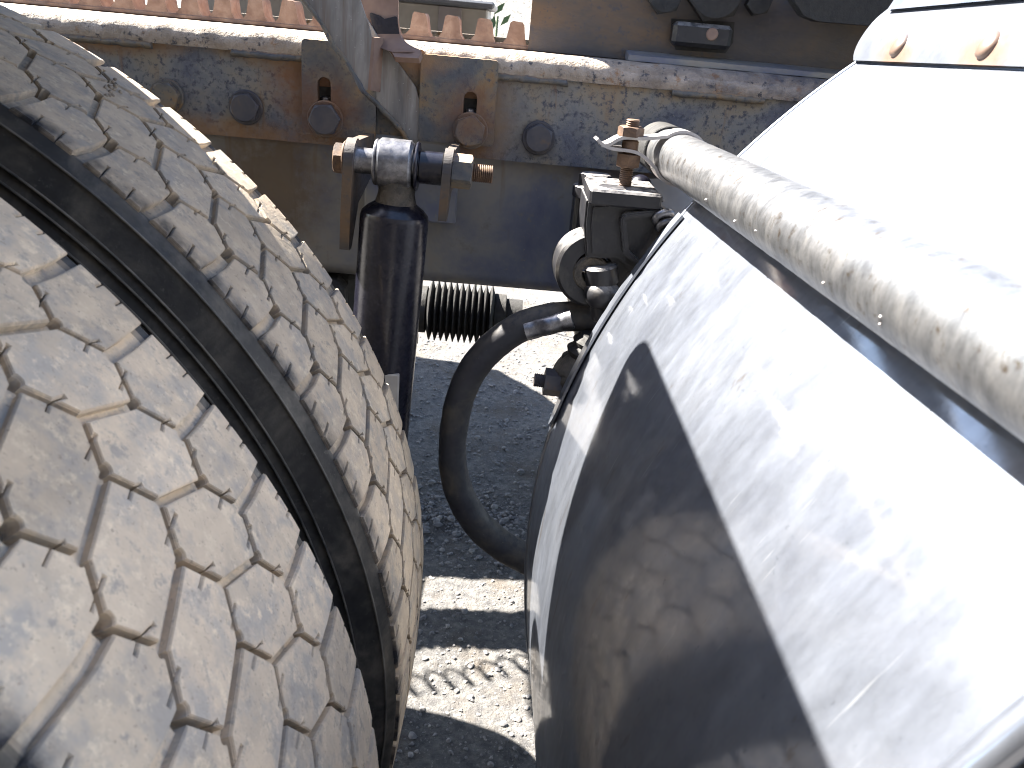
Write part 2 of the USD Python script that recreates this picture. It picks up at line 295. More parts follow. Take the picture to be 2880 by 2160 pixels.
def tire_materials(tagname, s_near, s_far, zmid):
    def dust(N, L):
        # bare rubber worn clean along the shoulders: a mask in the axle direction, broken up by noise
        N['sx'] = ('separate_xyz', {}); N['m1'] = ('map_range', {'from_min': s_near + .003, 'from_max': s_near + .017, 'to_min': 1.0, 'to_max': 0.0, 'clamp': True})
        N['dn'] = ('noise_texture', {'scale': 70, 'detail': 4}); N['dm'] = ('math', {'math_type': 'multiply_add', 'value2': 2.4, 'value3': -.55}); N['ds'] = ('math', {'math_type': 'multiply', 'use_clamp': True})
        N['dx'] = ('mix', {'color2': (.03, .03, .034)})
        old = [l for l in L if l[1] == 'p.base_color'][0]; L.remove(old)
        N['oi'] = ('object_info', {}); N['ov'] = ('map_range', {'to_min': .86, 'to_max': 1.10}); N['oh'] = ('hsv', {})
        L.extend([('oi.random', 'ov.value'), ('ov.result', 'oh.value'), (old[0], 'oh.color')]); old = ('oh.color', '')
        L.extend([('g.position', 'sx.vector'), ('sx.y', 'm1.value'), ('g.position', 'dn.vector'), ('dn.fac', 'dm.value1'), ('m1.result', 'ds.value1'), ('dm.value', 'ds.value2'), ('ds.value', 'dx.fac'), (old[0], 'dx.color1'), ('dx.color', 'p.base_color')])
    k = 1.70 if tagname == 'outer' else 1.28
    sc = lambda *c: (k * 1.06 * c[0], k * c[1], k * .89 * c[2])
    return mat('tread_dust_' + tagname, [(.28, sc(.235, .21, .185)), (.42, sc(.28, .245, .21)), (.55, sc(.325, .28, .235)), (.72, sc(.36, .31, .255))], 26, rough=(.75, .95), bump=.5, bscale=150, bdist=.0014,
               fine=[(34, sc(.215, .205, .20), .47, .64), (110, sc(.37, .325, .27), .54, .68), (90, sc(.19, .18, .175), .57, .68), (330, sc(.14, .125, .115), .60, .74)], extra=dust, spec=.3)
M_side = mat('sidewall_rubber', [(.3, (.009, .009, .010)), (.45, (.022, .021, .020)), (.56, (.06, .054, .046)), (.70, (.13, .112, .088))], 22, rough=(.42, .7), bump=.35, bscale=130, bdist=.0012, fine=(190, (.06, .056, .05), .6, .72))
M_ring = mat('lit_ring_dust', [(.33, (.04, .038, .036)), (.5, (.10, .092, .08)), (.68, (.19, .17, .14))], 30, rough=(.5, .75), bump=.3)
M_floor = mat('groove_dust', [(.3, (.19, .16, .13)), (.6, (.26, .22, .175)), (.8, (.30, .25, .20))], 40, rough=(.8, .95), bump=.2)

def crown(s, sm, hw):
    t = (s - sm) / hw; return -.0035 * t ** 2 - .06 * np.clip(np.abs(t) - .90, 0, 1) ** 2

def make_tire(name, label, s, phase, tagname, th0, th1, sil=0.0):
    """s: near edge, three groove lines, far edge along the axle (y); phase: the angle of a near vertex of the first groove"""
    e0, g1, g2, g3, e1 = s; sm, hw = (e0 + e1) / 2, (e1 - e0) / 2; A = .0068
    T = thing(name, label, 'tire')
    mt = tire_materials(tagname, e0, e1, 0)
    a = lambda deg: deg * MMD
    # groove centre lines in unrolled metres (angle, axle), one pitch; near and far vertices of each zigzag
    def zig(gs, dn, df, k0, k1):
        pts = []
        for k in range(k0, k1):
            b = k * PA + phase; pts += [(a(b + dn - .18), gs - A), (a(b + dn + .18), gs - A), (a(b + df - .22), gs + A), (a(b + df + .22), gs + A)]
        return LineString(pts)
    k0 = int(math.floor((th0 - phase) / PA)) - 2; k1 = int(math.ceil((th1 - phase) / PA)) + 3
    cut = [zig(g1, 0, 2.55, k0, k1).buffer(.0016, cap_style=2, join_style=2), zig(g2, -1.1, 1.45, k0, k1).buffer(.0016, cap_style=2, join_style=2), zig(g3, .1, 2.75, k0, k1).buffer(.0015, cap_style=2, join_style=2)]
    ties = []
    for k in range(k0, k1):
        b = k * PA + phase; q = lambda d: a(b + d)
        cut += [LineString([(q(0.0), g1 - A), (q(-.18), g1 - .026), (q(.12), e0 - .03)]).buffer(.0041, cap_style=2, join_style=1),
                LineString([(q(2.55), g1 + A - .001), (q(2.55 + 1.74), g2 - A + .001)]).buffer(.0025, cap_style=2),
                LineString([(q(1.45), g2 + A - .001), (q(.1), g3 - A + .001)]).buffer(.0022, cap_style=2),
                LineString([(q(2.75), g3 + A), (q(2.62), (g3 + e1) / 2), (q(2.7), e1 + .02)]).buffer(.0038, cap_style=2),
                Point(q(.15), g1 - A * .8).buffer(.0034, 6), Point(q(-.95), g2 - A * .8).buffer(.0031, 6), Point(q(2.6), g3 + A * .8).buffer(.0029, 6), Point(q(.2), g3 - A * .8).buffer(.0028, 6), Point(q(2.6), g1 + A * .8).buffer(.0029, 6)]
        ties += [LineString([(q(2.55), g1 + A - .001), (q(2.55 + 1.74), g2 - A + .001)]).buffer(.0031, cap_style=2), LineString([(q(1.45), g2 + A - .001), (q(.1), g3 - A + .001)]).buffer(.0028, cap_style=2),
                 LineString([(q(-.1), g1 - A - .003), (q(-.18), g1 - .026), (q(.12), e0 + .004)]).buffer(.0046, cap_style=2), LineString([(q(2.75), g3 + A + .003), (q(2.62), (g3 + e1) / 2), (q(2.7), e1 - .004)]).buffer(.0043, cap_style=2)]
        # sipes: short knife cuts crossing the zigzag grooves and along the shoulder
        for gs, d0, d1 in ((g1, 1.2, 3.9), (g2, .1, 2.9), (g3, 1.4, 4.0)):
            for dd, sl in ((d0, 1), (d1, -1)):
                jt = rng.uniform(-.15, .15); l1, l2 = rng.uniform(.005, .011, 2)
                cut.append(LineString([(q(dd + jt) - .0022, gs - l1), (q(dd + jt), gs), (q(dd + jt) + .0022 * sl, gs + l2)]).buffer(.00045, cap_style=2))
        for dd in (1.65, 3.5):
            jt = rng.uniform(-.2, .2)
            cut.append(LineString([(q(dd + jt) - .003, e0 - .01), (q(dd + jt) + .002, e0 + .013)]).buffer(.0004, cap_style=2))
        for dd in (.6, 4.6):
            cut.append(LineString([(q(dd), e1 + .01), (q(dd) + .001, e1 - .008)]).buffer(.0004, cap_style=2))
    cut = unary_union(cut)
    band = sbox(a(th0), e0, a(th1), e1).difference(cut)
    polys = [p for p in getattr(band, 'geoms', [band]) if p.area > 2e-5]
    def lift(m, c=0):
        v = m.vertices.copy(); th = v[:, 0] / R0; rr = R0 + v[:, 2] + crown(v[:, 1], sm, hw)
        return trimesh.Trimesh(np.c_[AX + rr * np.cos(th), v[:, 1], AZ + rr * np.sin(th)], m.faces[:, ::-1], process=False)
    def block(p, lift_z):
        p = p.simplify(.00012); ch = .0009
        top = p.buffer(-ch, join_style=2)
        if top.is_empty or top.geom_type != 'Polygon': top = max(getattr(top, 'geoms', [top]), key=lambda q: q.area) if not top.is_empty else p
        body = trimesh.creation.extrude_polygon(p, DEPTH - ch + .001, engine='earcut'); body.apply_translation((0, 0, -DEPTH - .001))
        cap = trimesh.creation.extrude_polygon(top, ch * 1.3, engine='earcut'); cap.apply_translation((0, 0, -ch * 1.3 + lift_z))
        # chamfer: loft the two outlines by the hull-free route of a slightly lower shelf
        mid = trimesh.creation.extrude_polygon(p.buffer(-ch * .45, join_style=2) if not p.buffer(-ch * .45).is_empty else p, ch, engine='earcut'); mid.apply_translation((0, 0, -ch * 1.35 + lift_z * .5))
        v, f = trimesh.remesh.subdivide_to_size(cap.vertices, cap.faces, .012, max_iter=8)
        v2, f2 = trimesh.remesh.subdivide_to_size(body.vertices, body.faces, .016, max_iter=8)
        v3, f3 = trimesh.remesh.subdivide_to_size(mid.vertices, mid.faces, .016, max_iter=8)
        return lift(cat(trimesh.Trimesh(v, f, process=False), trimesh.Trimesh(v2, f2, process=False), trimesh.Trimesh(v3, f3, process=False)))
    polys.sort(key=lambda p: (round(p.centroid.y, 2), p.centroid.x))
    for p in polys:
        part('tread_block', block(p, rng.uniform(-.0003, .0003)), mt, T, smooth=28)
    clip = sbox(a(th0), e0, a(th1), e1)
    for p in ties:      # raised floors of the cross grooves
        p = p.intersection(clip)
        if p.is_empty or p.geom_type != 'Polygon' or p.area < 1e-5: continue
        m = trimesh.creation.extrude_polygon(p, .006, engine='earcut'); m.apply_translation((0, 0, -DEPTH - .001))
        v, f = trimesh.remesh.subdivide_to_size(m.vertices, m.faces, .012, max_iter=8)
        part('tie_bar', lift(trimesh.Trimesh(v, f, process=False)), mt, T, smooth=28)
    # carcass: groove floor, shoulders and ribbed sidewalls, turned round the axle
    rf = R0 - DEPTH
    def side(e, d):   # d = -1 near side, +1 far side
        pr = [(rf + .0005, e + d * -.016), (R0 - .0088, e + d * -.010), (R0 - .0072, e + d * -.005), (R0 - .0062, e + d * -.001), (R0 - .0072, e + d * .0012), (R0 - .0098, e + d * .0040)]
        for r_, w_, u_ in RIBS: pr += [(r_, e + d * w_), (r_ - .0011, e + d * (w_ - u_))]
        pr += [(.44, e + d * .021), (.40, e + d * .022), (.36, e + d * .017), (.31, e + d * -.004), (.288, e + d * -.018)]
        return pr
    nr = side(e0, -1)[::-1]; fr = side(e1, 1); th = np.radians(np.arange(0, 360, 1.0))
    prof = np.array(nr + [(rf + crown(x, sm, hw), x) for x in np.linspace(e0 + .02, e1 - .02, 8)] + fr)
    def turned(pf):
        G = np.stack([AX + pf[None, :, 0] * np.cos(th)[:, None], np.broadcast_to(pf[None, :, 1], (len(th), len(pf))), AZ + pf[None, :, 0] * np.sin(th)[:, None]], -1)
        G = np.concatenate([G, G[:1]], 0); m = grid_mesh(G); m.invert(); return m
    k = len(nr)
    part('sidewall', turned(prof[:k - 2]), M_side, T, smooth=25); part('sidewall', turned(prof[len(prof) - len(fr) + 2:]), M_side, T, smooth=25)
    part('groove_floor', turned(prof[k - 3:len(prof) - len(fr) + 3]), M_floor, T, smooth=40)
    for e, d in ((e0, -1), (e1, 1)):     # dusty rib rings, paled to paint the light on their crests
        for (rr_, ww_) in side(e, d)[6:16:2]:
            c_ = np.array([(rr_ + .0009 * math.cos(q), ww_ + .0009 * math.sin(q)) for q in np.linspace(0, 2 * math.pi, 9)])
            part('sidewall_ring', turned(c_), M_ring, T, smooth=60)
    # the rest of the tread ring, out of sight, as one piece
    ring = []
    for t in np.arange(th1, th0 + 360, PA):
        for lo, hi in ((e0, g1), (g1, g2), (g2, g3), (g3, e1)):
            ring.append(lift(trimesh.Trimesh(*trimesh.remesh.subdivide_to_size(*(lambda m: (m.vertices, m.faces))(trimesh.creation.box(bounds=[(a(t) + .003, lo + .003, -DEPTH), (a(min(t + PA, th0 + 360)) - .003, hi - .003, 0)])), .03), process=False)))
    part('tread_ring', cat(*ring), mt, T, smooth=28, kind='stuff')
    # steel wheel disc inside the tyre
    disc = ringtube(V(AX, sm - .09, AZ), V(AX, sm + .09, AZ), .292, .27); part('rim', cat(disc, ringtube(V(AX, sm - .02, AZ), V(AX, sm + .0, AZ), .28, .09, .004)), M_dark, T)
    return T

make_tire('truck_tire', 'worn dusty truck tire beside the rusty frame rail, inner one of the pair', (-.391, -.339, -.284, -.239, -.199), 4.40, 'inner', 2, 98)
make_tire('truck_tire', 'pale dusty truck tire nearest the camera, outer one of the pair', (-.718, -.650, -.594, -.543, -.489), 1.30, 'outer', -4, 96)

def on_tread(u, v, yc_):      # the spot of the tread that shows there
    r_ = ray(u, v); o_ = EYE - V(AX, 0, AZ); A_, B_, C_ = r_[0] ** 2 + r_[2] ** 2, o_[0] * r_[0] + o_[2] * r_[2], o_[0] ** 2 + o_[2] ** 2 - R0 ** 2
    return EYE + r_ * ((-B_ - math.sqrt(max(B_ * B_ - A_ * C_, 0))) / A_)
for uu, vv, sp2, nn_, sz2, lab in ((318, 250, 20, 16, .0016, 'little heap of pale grit lying on the tread of the inner tire'),):
    gs_ = []
    for q in range(nn_):
        p_ = on_tread(uu + rng.normal(0, sp2 * .6), vv + rng.normal(0, sp2 * .6), 0); ic = trimesh.creation.icosphere(subdivisions=1, radius=sz2 * rng.uniform(.6, 1.4)); ic.vertices *= rng.uniform(.7, 1.1, 3); ic.apply_translation(p_); gs_.append(ic)
    tag(part('grit', cat(*gs_), M_floor, None, False), lab, 'grit', kind='stuff')
for dy, lab in ((0.0, 'tire under the curved metal fender, the inner one of the right pair'), (1.46, 'far side tire under the frame behind the curved metal fender')):
    t_ = thing('truck_tire', lab, 'tire'); X_ = UsdGeom.Xform(t_); X_.AddTranslateOp().Set(Gf.Vec3d(1.2813, dy, 0))
    t_.GetReferences().AddInternalReference('/World/truck_tire'); t_.SetInstanceable(True)

# ------------------------------------------------------------------ frame rail
ZT, ZL, ZB = .9923, .8839, .7393
X0, X1 = -2.2, 2.2
XS = np.r_[np.linspace(X0, -.8, 12)[:-1], np.arange(-.8, .75, .004), np.linspace(.75, X1, 12)]
XSC = np.r_[np.linspace(X0, -.8, 12)[:-1], np.arange(-.8, .75, .02), np.linspace(.75, X1, 12)]
rail = thing('frame_rail', 'rusty dark blue steel truck frame rail running across the whole picture', 'frame rail', 'long steel rails of the truck frame')
tag(rail, group=''); rail.ClearCustomDataByKey('group')
r = .017
sec = resample([(0, ZL), (0, ZT - .026), *arc((r - .003, ZT - r), r, 190, 90, 10), (.085, ZT), (.085, ZT - .010), (.02, ZT - .010), (.0098, ZT - .02), (.0098, ZL)], .004)
topmask = lambda G: np.clip((G[..., 2] - (ZT - .03)) / .01, .12, 1)
web = resample([(0, ZL), (0, ZT - .024), (.0098, ZT - .024), (.0098, ZL)], .006)
part('reinforcement_plate', loft_x(web, XS, .0009, 55, 1), M_rail, rail, 40)
cap = resample([(-.0035, ZT - .0235), *arc((r - .0045, ZT - r), r, 190, 90, 10), (.085, ZT), (.085, ZT - .011), (.012, ZT - .011), (.005, ZT - .0235)], .003)
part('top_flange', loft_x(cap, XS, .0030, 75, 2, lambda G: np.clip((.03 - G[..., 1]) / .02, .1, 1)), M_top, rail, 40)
low = resample([(.0105, ZL + .02), (.0105, ZB + .016), *arc((.0105 + .014, ZB + .014), .014, 180, 270, 7), (.095, ZB), (.095, ZB + .010), (.03, ZB + .010), (.0205, ZB + .02), (.0205, ZL + .02)], .006)
part('web', loft_x(low, XSC, .0012, 22, 4), M_raillow, rail, 40)
# runs of old weld under the top flange
for u0, v0, u1, v1 in ((100, 62, 425, 92), (650, 112, 850, 130), (1395, 172, 1600, 192), (1900, 190, 2160, 225)):
    p0, p1 = at(u0, v0, -.002), at(u1, v1, -.002); p0[2] = p1[2] = ZT - .0255
    Pn = np.linspace(p0, p1, 70); Pn[:, 2] += (meshkit.fbm(Pn * 200, 3, 5) - .5) * .003
    part('weld_bead', sweep(Pn, .0032 + .0012 * meshkit.noise(Pn * 260, 3), 12, .002, 4), M_rustplate, rail, 50)
def railbolt(u, v, y, across, m, washer=True, spin=0.2, hh=.0085, parent=rail):
    c = at(u, v, y); b = part('bolt_head', hexhead(c, (0, -1, 0), across, hh, spin=spin), m, parent, 30)
    if washer: part('washer', ringtube(c + V(0, .002, 0), c + V(0, -.0022, 0), across * .66, across * .3), m, b, 30)
    return b
railbolt(692, 302, -.0024, .0265, M_bolt); railbolt(1515, 388, -.0024, .0265, M_bolt, spin=.5); railbolt(470, 270, -.0024, .026, M_rustplate)

# the opposite rail, seen only as a line and by its shadow
rail2 = thing('frame_rail', 'far rail of the truck frame, mostly hidden behind the near one, above the sunlit ground', 'frame rail')
part('web', loft_x(resample([(1.04, .80), (1.04, .985), (1.03, .985), (1.03, .80)], .05), [-2.2, 2.2]), M_raillow, rail2)
part('top_flange', loft_x(resample([(.955, .985), (1.04, .985), (1.04, .995), (.955, .995)], .05), [-2.2, 2.2]), M_top, rail2)

# ------------------------------------------------------------------ slotted bracket with diagonal leg
br = thing('slotted_bracket', 'rusty slotted mounting plate bolted to the frame rail behind the diagonal strut', 'bracket')
def slotplate(u0, v0, u1, v1, slot, y, t=.0075):
    A_, B_ = at(u0, v0, y), at(u1, v1, y); x0, x1 = A_[0], B_[0]; z1, z0 = A_[2], B_[2]
    poly = sbox(x0, z0, x1, z1).buffer(-.004).buffer(.004, 4)
    s0, s1 = at(*slot[0], y), at(*slot[1], y)
    poly = poly.difference(LineString([(s0[0], s0[2]), (s0[0], s1[2])]).buffer(.0068, 10))
    m = plate(poly, V(0, y, 0), V(1, 0, 0), V(0, 0, 1), t)    # x cross z = -y: towards the camera
    return m
part('slotted_plate', slotplate(855, 108, 1060, 392, ((918, 235), (918, 330)), -.0004, .0115), M_rustplate, br, 30)
part('slotted_plate', slotplate(1188, 150, 1386, 410, ((1325, 275), (1325, 360)), -.0004, .0115), M_rustplate, br, 30)
part('back_plate', slotplate(1062, 128, 1186, 395, ((1125, 140), (1125, 145)), -.0004, .0045), M_rustplate, br, 30)
for u, v, sp_ in ((915, 335, .1), (1322, 368, .35)):
    c = at(u, v, -.0122); b = part('bolt_head', hexhead(c, (0, -1, 0), .0285, .009, spin=sp_), M_rustplate if u > 1000 else M_bolt, br, 30)
    part('washer', ringtube(c + V(0, .002, 0), c + V(0, -.002, 0), .0185, .01), M_rustplate, b, 30)
    hz_ = at(u, v - 68, -.001); part('bolt_slot', cbox(hz_ + V(-.0066, .0004, -.020), hz_ + V(.0066, -.0004, .008), .0001), M_dark, br, 30)  # dark plate painting the shade inside the slot
    hz_ = at(u + 2, v - 52, -.002); part('bolt_shank', cyl(hz_ + V(0, 0, -.016), hz_ + V(0, 0, .004), .0048, .001), M_shiny, br, 30)

strut = thing('diagonal_strut', 'scuffed grey galvanized strut slanting down from the top to the slotted plate', 'strut')
YS = -.012
def quad(pts, y, t):
    q = [at(u, v, y) for u, v in pts]; return plate(Polygon([(k[0], k[2]) for k in q]), V(0, y, 0), V(1, 0, 0), V(0, 0, 1), t)
def slab(top, thick):
    "a flat plate through 3D corner points, thickened along its normal"
    P_ = np.array(top, float); nn = norm(np.cross(P_[1] - P_[0], P_[2] - P_[0])); k = len(P_)
    v = np.vstack([P_, P_ + nn * thick]); f = []
    for i in range(1, k - 1): f += [(0, i + 1, i), (k, k + i, k + i + 1)]
    for i in range(k): j = (i + 1) % k; f += [(i, j, k + j), (i, k + j, k + i)]
    m = trimesh.Trimesh(v, f, process=False); trimesh.repair.fix_normals(m); return m
def inter(P0, P1, t): return np.asarray(P0) + (np.asarray(P1) - np.asarray(P0)) * t
# a folded sheet: a wide front face, its edge flange turned back to the rail, and a lower plate running on to the bracket
yf_, yr_ = -.034, -.011
FL = [(832, -34), (854, 0), (904, 65), (939, 130), (978, 180), (1010, 235), (1022, 258)]
FRt = [(1022, 258), (1034, 252), (1040, 180), (1046, 104), (1030, 50), (1013, 0), (1000, -34)]
def poly_at(pts, y): return Polygon([(q[0], q[2]) for q in (at(u, v, y) for u, v in pts)])
part('front_face', plate(poly_at(FL + FRt, yf_), V(0, yf_ + .004, 0), V(1, 0, 0), V(0, 0, 1), .004), M_galv, strut, 30)
fa, fb = at(1046, 104, yf_), at(1034, 252, yf_); ga, gb = at(1072, 104, yr_), at(1062, 258, yr_)
part('edge_flange', slab([fa, fb, gb, ga], .003), M_brown, strut, 30)
LP = [(1030, 50), (1050, 82), (1076, 126), (1108, 163), (1138, 202), (1169, 245), (1183, 300), (1186, 392), (1150, 398), (1125, 362), (1060, 290), (1036, 262)]
part('lower_plate', plate(poly_at(LP, yr_), V(0, yr_ + .004, 0), V(1, 0, 0), V(0, 0, 1), .004), M_galv, strut, 30)
edge = [at(u, v, yf_) for u, v in FL] + [at(u, v, yr_ - .001) for u, v in ((1060, 290), (1125, 362), (1148, 396))]
edge = np.array([inter(edge[k], edge[k + 1], t) for k in range(len(edge) - 1) for t in np.linspace(0, 1, 9)[:-1]])
part('torn_edge', sweep(edge, .0024, 10, .0022, 9), M_rustplate, strut, 50)

foot = thing('angle_bracket', 'brown upright bracket with a black patch and curved foot behind the strut', 'bracket')
yb = -.004
A0, A1 = at(985, -60, yb), at(1117, -60, yb); B0, B1 = at(1062, 90, yb), at(1122, 100, yb)
prof = [at(1117, -70, yb), at(1120, 60, yb), at(1128, 105, yb - .004), at(1150, 132, yb - .014), at(1182, 147, yb - .020)]
prof = spline(prof, 24); wd = at(985, -60, yb) - at(1117, -60, yb)
G = np.array([[p, p + wd * (1 - .42 * i / 23)] for i, p in enumerate(prof)]); 
m = grid_mesh(G); m2 = m.copy(); m2.apply_translation((0, .005, .002)); 
rim = np.vstack([G[:, 0], G[::-1, 1]]); rim2 = rim + V(0, .005, .002); k = len(rim)
rm = trimesh.Trimesh(np.vstack([rim, rim2]), [t for i in range(k) for t in ((i, (i + 1) % k, k + (i + 1) % k), (i, k + (i + 1) % k, k + i))], process=False)
part('upright', cat(m, m2, rm), M_brown, foot, 40)
pt = [at(u, v, yb - .0025) for u, v in ((1045, 42), (1068, 50), (1080, 60), (1112, 52), (1118, 108), (1085, 122), (1062, 100))]
part('painted_patch', plate(Polygon([(q[0], q[2]) for q in pt]).buffer(.002), V(0, yb - .0012, 0), V(1, 0, 0), V(0, 0, 1), .0012), M_blackpaint, foot, 30)
part('foot', slab([at(1085, 118, -.008), at(1130, 112, -.008), at(1186, 147, -.026), at(1178, 164, -.030), at(1110, 160, -.030)], .006), M_brown, foot, 30)

# ------------------------------------------------------------------ rack of the sliding fifth wheel
rack = thing('slide_rack', 'rust orange toothed rack lying along the top of the frame rail', 'rack')
y0r, y1r = .052, .088
part('rack_bar', cbox((-1.4, y0r, ZT + .0004), (.9, y1r, ZT + .0050), .001), M_rack, rack, 30)
xt = at(1178, 60, y0r)[0]; PT = at(1452, 90, y0r)[0] - at(1178, 60, y0r)[0]; PT /= 3
for k in range(-14, 5):
    x = xt + k * PT; w = .0155; h = .0235
    pr = [(x - w / 2 - .012, 0), (x - w / 2 - .006, .0012), (x - w / 2 - .0018, .006), (x - w / 2 + .001, h - .002), (x - w / 2 + .003, h), (x + w / 2 - .002, h - .0008), (x + w / 2, h - .004), (x + w / 2 + .002, .006), (x + w / 2 + .005, 0)]
    pp = Polygon([(a_ + rng.uniform(-.0005, .0005), b_) for a_, b_ in pr])
    part('rack_tooth', plate(pp, V(0, y1r - .001, ZT + .0046), V(1, 0, 0), V(0, 0, 1), y1r - y0r - .002), M_rack, rack, 35)

# ------------------------------------------------------------------ rusty side plate on top of the rail
sp_ = thing('side_plate', 'brown rusty side plate standing on the right part of the rail under the dark coupling', 'plate')
yp = .046
xl = at(1492, 60, yp)[0]; ztop = 1.16
sec = resample([(yp, ZT + .0008), (yp, ztop), (yp + .010, ztop), (yp + .010, ZT + .0008)], .012)
part('plate', loft_x(sec, np.arange(xl, 1.3, .012), .0022, 18, 8), M_sideplate, sp_, 40)
lip = resample([(yp - .032, ZT + .0006), (yp - .032, ZT + .006), (yp - .001, ZT + .010), (yp - .001, ZT + .0006)], .004)
part('bottom_lip', loft_x(lip, np.arange(at(1760, 140, yp)[0], 1.3, .01), .0016, 40, 9), M_raillow, sp_, 40)
a_, b_ = at(1897, 58, yp - .016), at(2052, 142, yp - .016)
part('lock_block', cbox((a_[0], yp - .018, b_[2]), (b_[0], yp + .0, a_[2]), .004), M_casting, sp_, 30, 'dark worn block with a pale round pin')
c = at(2003, 96, yp - .0182); part('pin', cyl(c + V(0, .004, 0), c + V(0, -.0012, 0), .0062), M_brown, sp_, 30)
slot = [at(u, v, yp - .0006) for u, v in ((1888, 52), (2066, 62), (2062, 120), (2040, 150), (1900, 140), (1886, 100))]
part('recess', slab(slot, .0004), M_dark, sp_, 30)  # thin flat dark sheet set behind the lock block
for u, v, rr in ((1868, -10, .021), (2010, -26, .036), (2128, 8, .015)):
    c = at(u, v, yp - .004); part('bolt_head', hexhead(c, (0, -1, 0), rr * 1.5, .014, spin=.25), M_dark, sp_, 30)
coup = thing('coupling_plate', 'dark underside of the coupling plate reaching in at the upper right', 'coupling')
p_ = [at(u, v, .0) for u, v in ((2190, -60), (2262, 44), (2300, 60), (2520, 78), (2700, -60))]
part('plate', slab([q + V(0, .02, 0) for q in p_], .02), M_dark, coup, 30)
part('web', cbox((p_[1][0] + .02, .02, p_[2][2] + .012), (.9, .6, p_[2][2] + .03), .002), M_dark, coup, 30)

# ------------------------------------------------------------------ shock absorber and its mount
YK = -.115
sh = thing('shock_absorber', 'glossy black shock absorber hanging upright from the rail beside the tire', 'shock absorber')
eye = at(1113, 462, YK); axis = norm(at(1068, 1150, YK - .004) - at(1113, 600, YK)); xax = norm(V(1, 0, -.02))
top = at(1114, 560, YK); RB = .0325
rb = RB
body = rev([(0, 0), (.012, 0), (.019, .003), (rb - .006, .008), (rb - .0012, .013), (rb, .018), (rb, .34), (rb - .004, .345), (0, .345)], 72)
part('dust_tube', place(body, top - axis * .0, axis), M_blackpaint, sh, 30)
lowp = top + axis * .335
part('lower_tube', cyl(lowp, lowp + axis * .16, .026), M_blackpaint, sh, 30)
part('neck', place(rev([(0, 0), (.020, 0), (.017, .012), (.0185, .028), (0, .028)], 40), top + axis * .006, -axis), M_grime, sh, 40)
ex = lambda t: eye + xax * t
part('eye', cat(ringtube(ex(-.0165), ex(.0165), .0228, .013, .003), ringtube(ex(-.0195), ex(-.0160), .0210, .013, .0012)), M_shiny, sh, 30)
part('flange_ring', ringtube(ex(.0185), ex(.0215), .0225, .010, .0012), M_blackpaint, sh, 30)
part('bushing', cyl(ex(-.040), ex(.046), .0118), M_shiny, sh, 30)
part('spacer', cyl(ex(.022), ex(.0445), .0150), M_blackpaint, sh, 30)
mnt = thing('shock_mount', 'rusty forked mount holding the shock absorber top with a long through bolt', 'mount')
def ear(t0, t1, low):
    c0 = ex(t0); pr = Polygon([(-.016, -.055 * low), (-.010, -.092 * low), (.004, -.094 * low), (.030, -.050 * low), (.108, -.030), (.108, .012), *arc((0, 0), .0195, 60, 180, 14), (-.0195, 0)])
    m = trimesh.creation.extrude_polygon(pr, t1 - t0, engine='earcut'); return place_xyz(m, c0, V(0, 1, 0), norm(-axis), xax)
def place_xyz(m, o, x, y, z):
    T = np.eye(4); T[:3, 0], T[:3, 1], T[:3, 2], T[:3, 3] = x, y, z, o; m = m.copy(); m.apply_transform(T); trimesh.repair.fix_normals(m); return m
part('ear', ear(-.0455, -.0365, .9), M_sideplate, mnt, 30); part('ear', ear(.0445, .0525, .5), M_sideplate, mnt, 30)
part('back_plate', cbox(V(ex(-.0455)[0], -.010, eye[2] - .075), V(ex(.0525)[0], .004, eye[2] + .012), .002), M_raillow, mnt, 30)
part('bolt_head', hexhead(ex(-.0460), -xax, .0255, .0105, spin=.3), M_rustbolt, mnt, 30)
part('washer', ringtube(ex(-.0480), ex(-.0455), .0165, .008), M_rustbolt, mnt, 30)
part('nut', hexhead(ex(.053), xax, .0275, .0185, spin=.35), M_rustplate, mnt, 30)
part('bolt_thread', thread(ex(.0705), ex(.0905), .0085), M_rustbolt, mnt, 20)
lb = at(1108, 1118, YK - .035)
part('lower_bracket', cbox(lb + V(-.016, 0, -.05), lb + V(.004, .010, .024), .001), M_pale, mnt, 30, 'pale lower bracket behind the tire edge')

# ------------------------------------------------------------------ thick rubber hose
hose = thing('rubber_hose', 'thick black rubber hose looping down below the frame rail', 'hose')
yh = -.115
pth = [at(1700, 880, yh + .01), at(1640, 888, yh), at(1560, 893, yh), at(1470, 918, yh), at(1385, 975, yh), at(1318, 1060, yh), at(1284, 1160, yh), at(1272, 1270, yh), at(1292, 1385, yh), at(1350, 1480, yh), at(1430, 1545, yh), at(1530, 1590, yh), at(1640, 1620, yh)]
Pp = spline(pth, 150)
part('hose', sweep(Pp, np.interp(np.linspace(0, 1, 150), [0, .25, .5, .8, 1], [.0150, .0152, .0146, .0172, .0176]), 36, .0016, 12), M_rubberhose, hose, 50)
part('fitting', sweep(np.linspace(at(1480, 930, yh - .010), at(1610, 897, yh - .014), 24), .0098, 20, .003, 5), M_shiny, hose, 40, 'sunlit metal sleeve on the hose')

